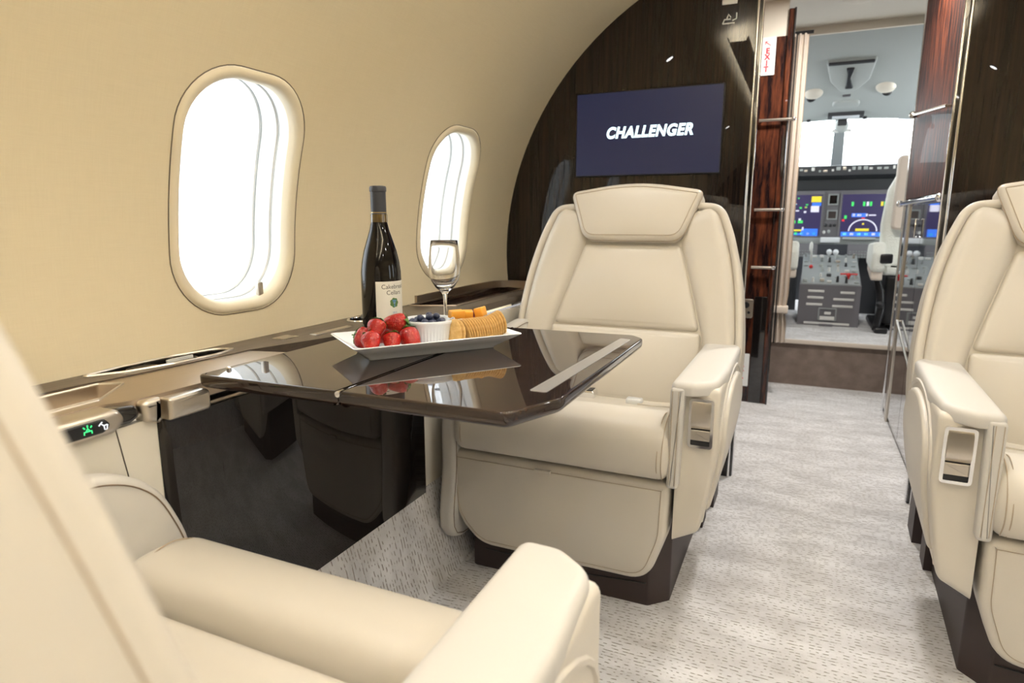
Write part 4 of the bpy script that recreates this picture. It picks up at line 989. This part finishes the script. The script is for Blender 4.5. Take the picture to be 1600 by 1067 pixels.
display(-.165, .100, mk_l); display(.228, .545, mk_r, True); display(-.60, -.28, mk_r[:10]); display(.70, 1.0, mk_l[:14])
for z0, z1, mt in ((1.035, 1.095, 'gloss_black'), (.935, .985, 'plinth')):
    mb = MB(); fr_ = rrect(.137, .203, z0-.008, z1+.008, .005); mb.frame(fr_, offset_poly(fr_, .009), XZ, 5.101, 5.09); f = mb.build('gauge_frame', 'grey_lining_dark', ip)
    mb = MB(); mb.box(.146, .194, 5.096, 5.1005, z0, z1); mb.build('gauge_face', mt, f)
for x, z, mt in ((.128, .84, 'white_plastic'), (.158, .845, 'grey_lining'), (.135, .89, 'cockpit_dark'), (.165, .89, 'cockpit_dark'), (.19, .89, 'cockpit_dark')):
    mb = MB(); mb.ball((x, 5.095, z), .010, .010, .012); mb.build('knob', mt, ip)
mb = MB(); mb.box(.108, .232, 5.055, 5.09, .768, .806, .006); mb.build('mint_bar', 'porcelain', ip)
mb = MB(); mb.box(.25, .45, 5.06, 5.09, .790, .806, .004); mb.build('rest_bar', 'grey_lining', ip)
# centre pedestal
pe = thing('centre_pedestal', 'grey centre pedestal covered with levers and switches, white slots on its rear face', 'pedestal', (.177, 4.8, FZ))
mb = MB(); P0 = lambda y, z0, z1, x0, x1: [(x0, y, z0), (x1, y, z0), (x1, y, z1), (x0, y, z1)]
mb.rings([P0(4.50, FZ, .520, .0, .352), P0(4.78, FZ, .610, .01, .347), P0(5.01, FZ, .680, .017, .343)]); pb = mb.build('pedestal_body', 'cockpit_grey', pe)
def DK(x, y, h): return (x, y, .520+(y-4.5)*.315+h)
mb = MB(); mb.rings([[DK(.008, y, 0), DK(.344, y, 0), DK(.344, y, .006), DK(.008, y, .006)] for y in (4.505, 5.005)]); mb.build('deck', 'grey_lining_dark', pe)
def pxz(px, py): return .003+(px-1245)*.00367, .518-(py-444)*.00415
for (x0, y0, x1, y1) in ((1258.5, 451, 1284, 454.6), (1258, 461, 1283.5, 464.6), (1257, 471.5, 1282.5, 475), (1309, 452, 1331, 455.6), (1299, 462.5, 1330.5, 466), (1298, 473, 1329.5, 476.6), (1255.5, 500.5, 1327, 504)):
    a, b_ = pxz(x0, y1); c_, d_ = pxz(x1, y0); mb = MB(); mb.box(a, c_, 4.496, 4.5015, b_, d_, .002); mb.build('slot', 'white_plastic', pe)
a, b_ = pxz(1277, 497.5); c_, d_ = pxz(1306, 478)
fr_ = rrect(a, c_, b_, d_, .008); mb = MB(); mb.frame(fr_, offset_poly(fr_, .008), XZ, 4.5015, 4.492); lf = mb.build('latch_frame', 'grey_lining_dark', pe)
for (x0, y0, x1, y1) in ((1287, 484, 1297, 488), (1280, 491, 1303, 496.5)):
    a, b_ = pxz(x0, y1); c_, d_ = pxz(x1, y0); mb = MB(); mb.box(a, c_, 4.489, 4.5015, b_, d_, .002); mb.build('latch', 'white_plastic', lf)
mb = MB(); mb.box(.13, .21, 4.47, 4.50, FZ, FZ+.012, .003); mb.build('foot_plate', 'cockpit_grey', pe)
random.seed(9)
for j in range(6):
    for i in range(7):
        x, y = .03+.048*i+random.uniform(-.006, .006), 4.54+.085*j+random.uniform(-.012, .012)
        if 4.60 < y < 4.9 and .03 < x < .09: continue
        mb = MB(); bx_ = DK(x, y, .005)
        if random.random() < .55: mb.box(bx_[0]-.013, bx_[0]+.013, bx_[1]-.012, bx_[1]+.012, bx_[2], bx_[2]+random.uniform(.006, .02), .003)
        else: mb.tube([bx_, (bx_[0], bx_[1]-.004, bx_[2]+random.uniform(.02, .04))], [.009, .006], 10)
        mb.build('switch', random.choice(('grey_lining', 'grey_lining_dark', 'cockpit_dark', 'nickel', 'white_plastic')), pe)
mb = MB(); mb.tube([DK(.06, 4.86, 0), DK(.055, 4.80, .12)], [.008, .007], 10); mb.ball(DK(.052, 4.795, .135), .012, .012, .035); mb.build('flap_lever', 'white_plastic', pe)
mb = MB(); mb.ball(DK(.06, 4.75, .02), .012); mb.build('red_knob', 'red', pe)
for x in (.165, .205): 
    mb = MB(); mb.tube([DK(x, 4.90, 0), DK(x, 4.86, .07)], .006, 8); mb.ball(DK(x, 4.855, .08), .018, .016, .02); mb.build('thrust_lever', 'porcelain', pe)
mb = MB(); p_ = DK(.28, 4.60, .035); mb.tube([(p_[0]-.048, p_[1], p_[2]), (p_[0]+.05, p_[1], p_[2])], .006, 8); mb.ball((p_[0], p_[1], p_[2]-.006), .014); mb.tube([DK(.28, 4.60, 0), p_], .007, 8); mb.build('gust_lock_handle', 'red', pe)
for x0, x1, lbl in ((-.035, .095, 'grey keyboard unit left of the pedestal top'), (.285, .42, 'grey keyboard unit right of the pedestal top')):
    t = thing('keyboard_unit', lbl, 'keyboard', ((x0+x1)/2, 5.06, .66), 0, 'keyboard units')
    mb = MB(); mb.rings([[(x, 5.02, .67), (x, 5.079, .69), (x, 5.079, .76), (x, 5.068, .76)] for x in (x0, x1)]); mb.build('unit_body', 'cockpit_grey', t)
    mb = MB(); mb.rings([[(x, 5.057, .722), (x, 5.0705, .755), (x, 5.0665, .755), (x, 5.053, .722)] for x in (x0+.012, x1-.012)]); mb.build('unit_screen', 'grey_lining', t)
    mb = MB()
    for a in range(6):
        for b2 in range(3): mb.box(x0+.012+a*.018, x0+.024+a*.018, 5.012+b2*.014, 5.05, .668+b2*.017, .679+b2*.017)
    mb.build('keys', 'grey_lining_dark', t)
# dark bulk under the instrument panel beside the pedestal
for x0, x1 in ((-.82, -.02), (.37, 1.17)):
    mb = MB(); mb.box(x0, x1, 5.2, 5.23, FZ, .8); struct(mb.build('trim_12', 'cockpit_dark'))
# pilot seats
def pilot(label, sx, x0):
    t = thing('pilot_seat', label, 'pilot seat', (x0+sx*.23, 4.35, FZ), 0, 'pilot seats')
    X = lambda x, y, z: (x0+sx*x, y, z)
    def put(m, nm, mt, p=t): return m.xf(X).build(nm, mt, p, angle=60)
    mb = MB(); mb.puff(rpoly([(.015, .87), (.46, .87), (.45, 1.30), (.015, 1.285)], .03), XZ, 4.40, 4.33, .015, .006, .01); put(mb, 'back_shell', 'curtain')
    mb = MB(); mb.puff(rpoly([(-.02, .62), (.48, .62), (.48, 1.0), (.42, 1.26), (.06, 1.26), (-.012, 1.10), (-.03, .9)], .06), XZ, 4.40, 4.52, .05, .01, .03); put(mb, 'sheepskin_back', 'fleece')
    mb = MB(); mb.puff(rrect(-.02, .47, 4.40, 4.88, .06), XY, .60, .70, .04, .01, .03); put(mb, 'sheepskin_seat', 'fleece')
    mb = MB(); mb.puff(rpoly([(4.25, .625), (4.62, .655), (4.62, .72), (4.58, .785), (4.30, .80), (4.24, .74)], .03), YZ, -.075, -.005, .02, 0, .02); put(mb, 'armrest', 'fleece')
    mb = MB(); mb.puff(rpoly([(4.27, .575), (4.55, .62), (4.55, .68), (4.27, .66)], .02), YZ, -.07, -.01, .01, 0, .01); put(mb, 'armrest_base', 'curtain')
    mb = MB(); mb.tube([(-.03, 4.38, .60), (0.0, 4.38, .50), (.01, 4.36, .40), (-.01, 4.36, FZ+.01)], [.02, .026, .024, .02], 10); mb.ball((-.0, 4.34, .43), .022); mb.box(-.02, .05, 4.3, 4.9, FZ, FZ+.035, .01); mb.box(.40, .46, 4.3, 4.9, FZ, FZ+.035, .01); mb.box(.02, .44, 4.42, 4.80, .30, .60, .02); put(mb, 'seat_frame', 'black')
    mb = MB(); mb.box(-.035, .03, 4.235, 4.27, .68, .735, .01); put(mb, 'recline_knob', 'black')
pilot('pilot seat with white sheepskin, right of the pedestal, partly behind the galley edge', 1, .445)
pilot('pilot seat with white sheepskin, left of the pedestal, mostly behind the curtain', -1, -.095)
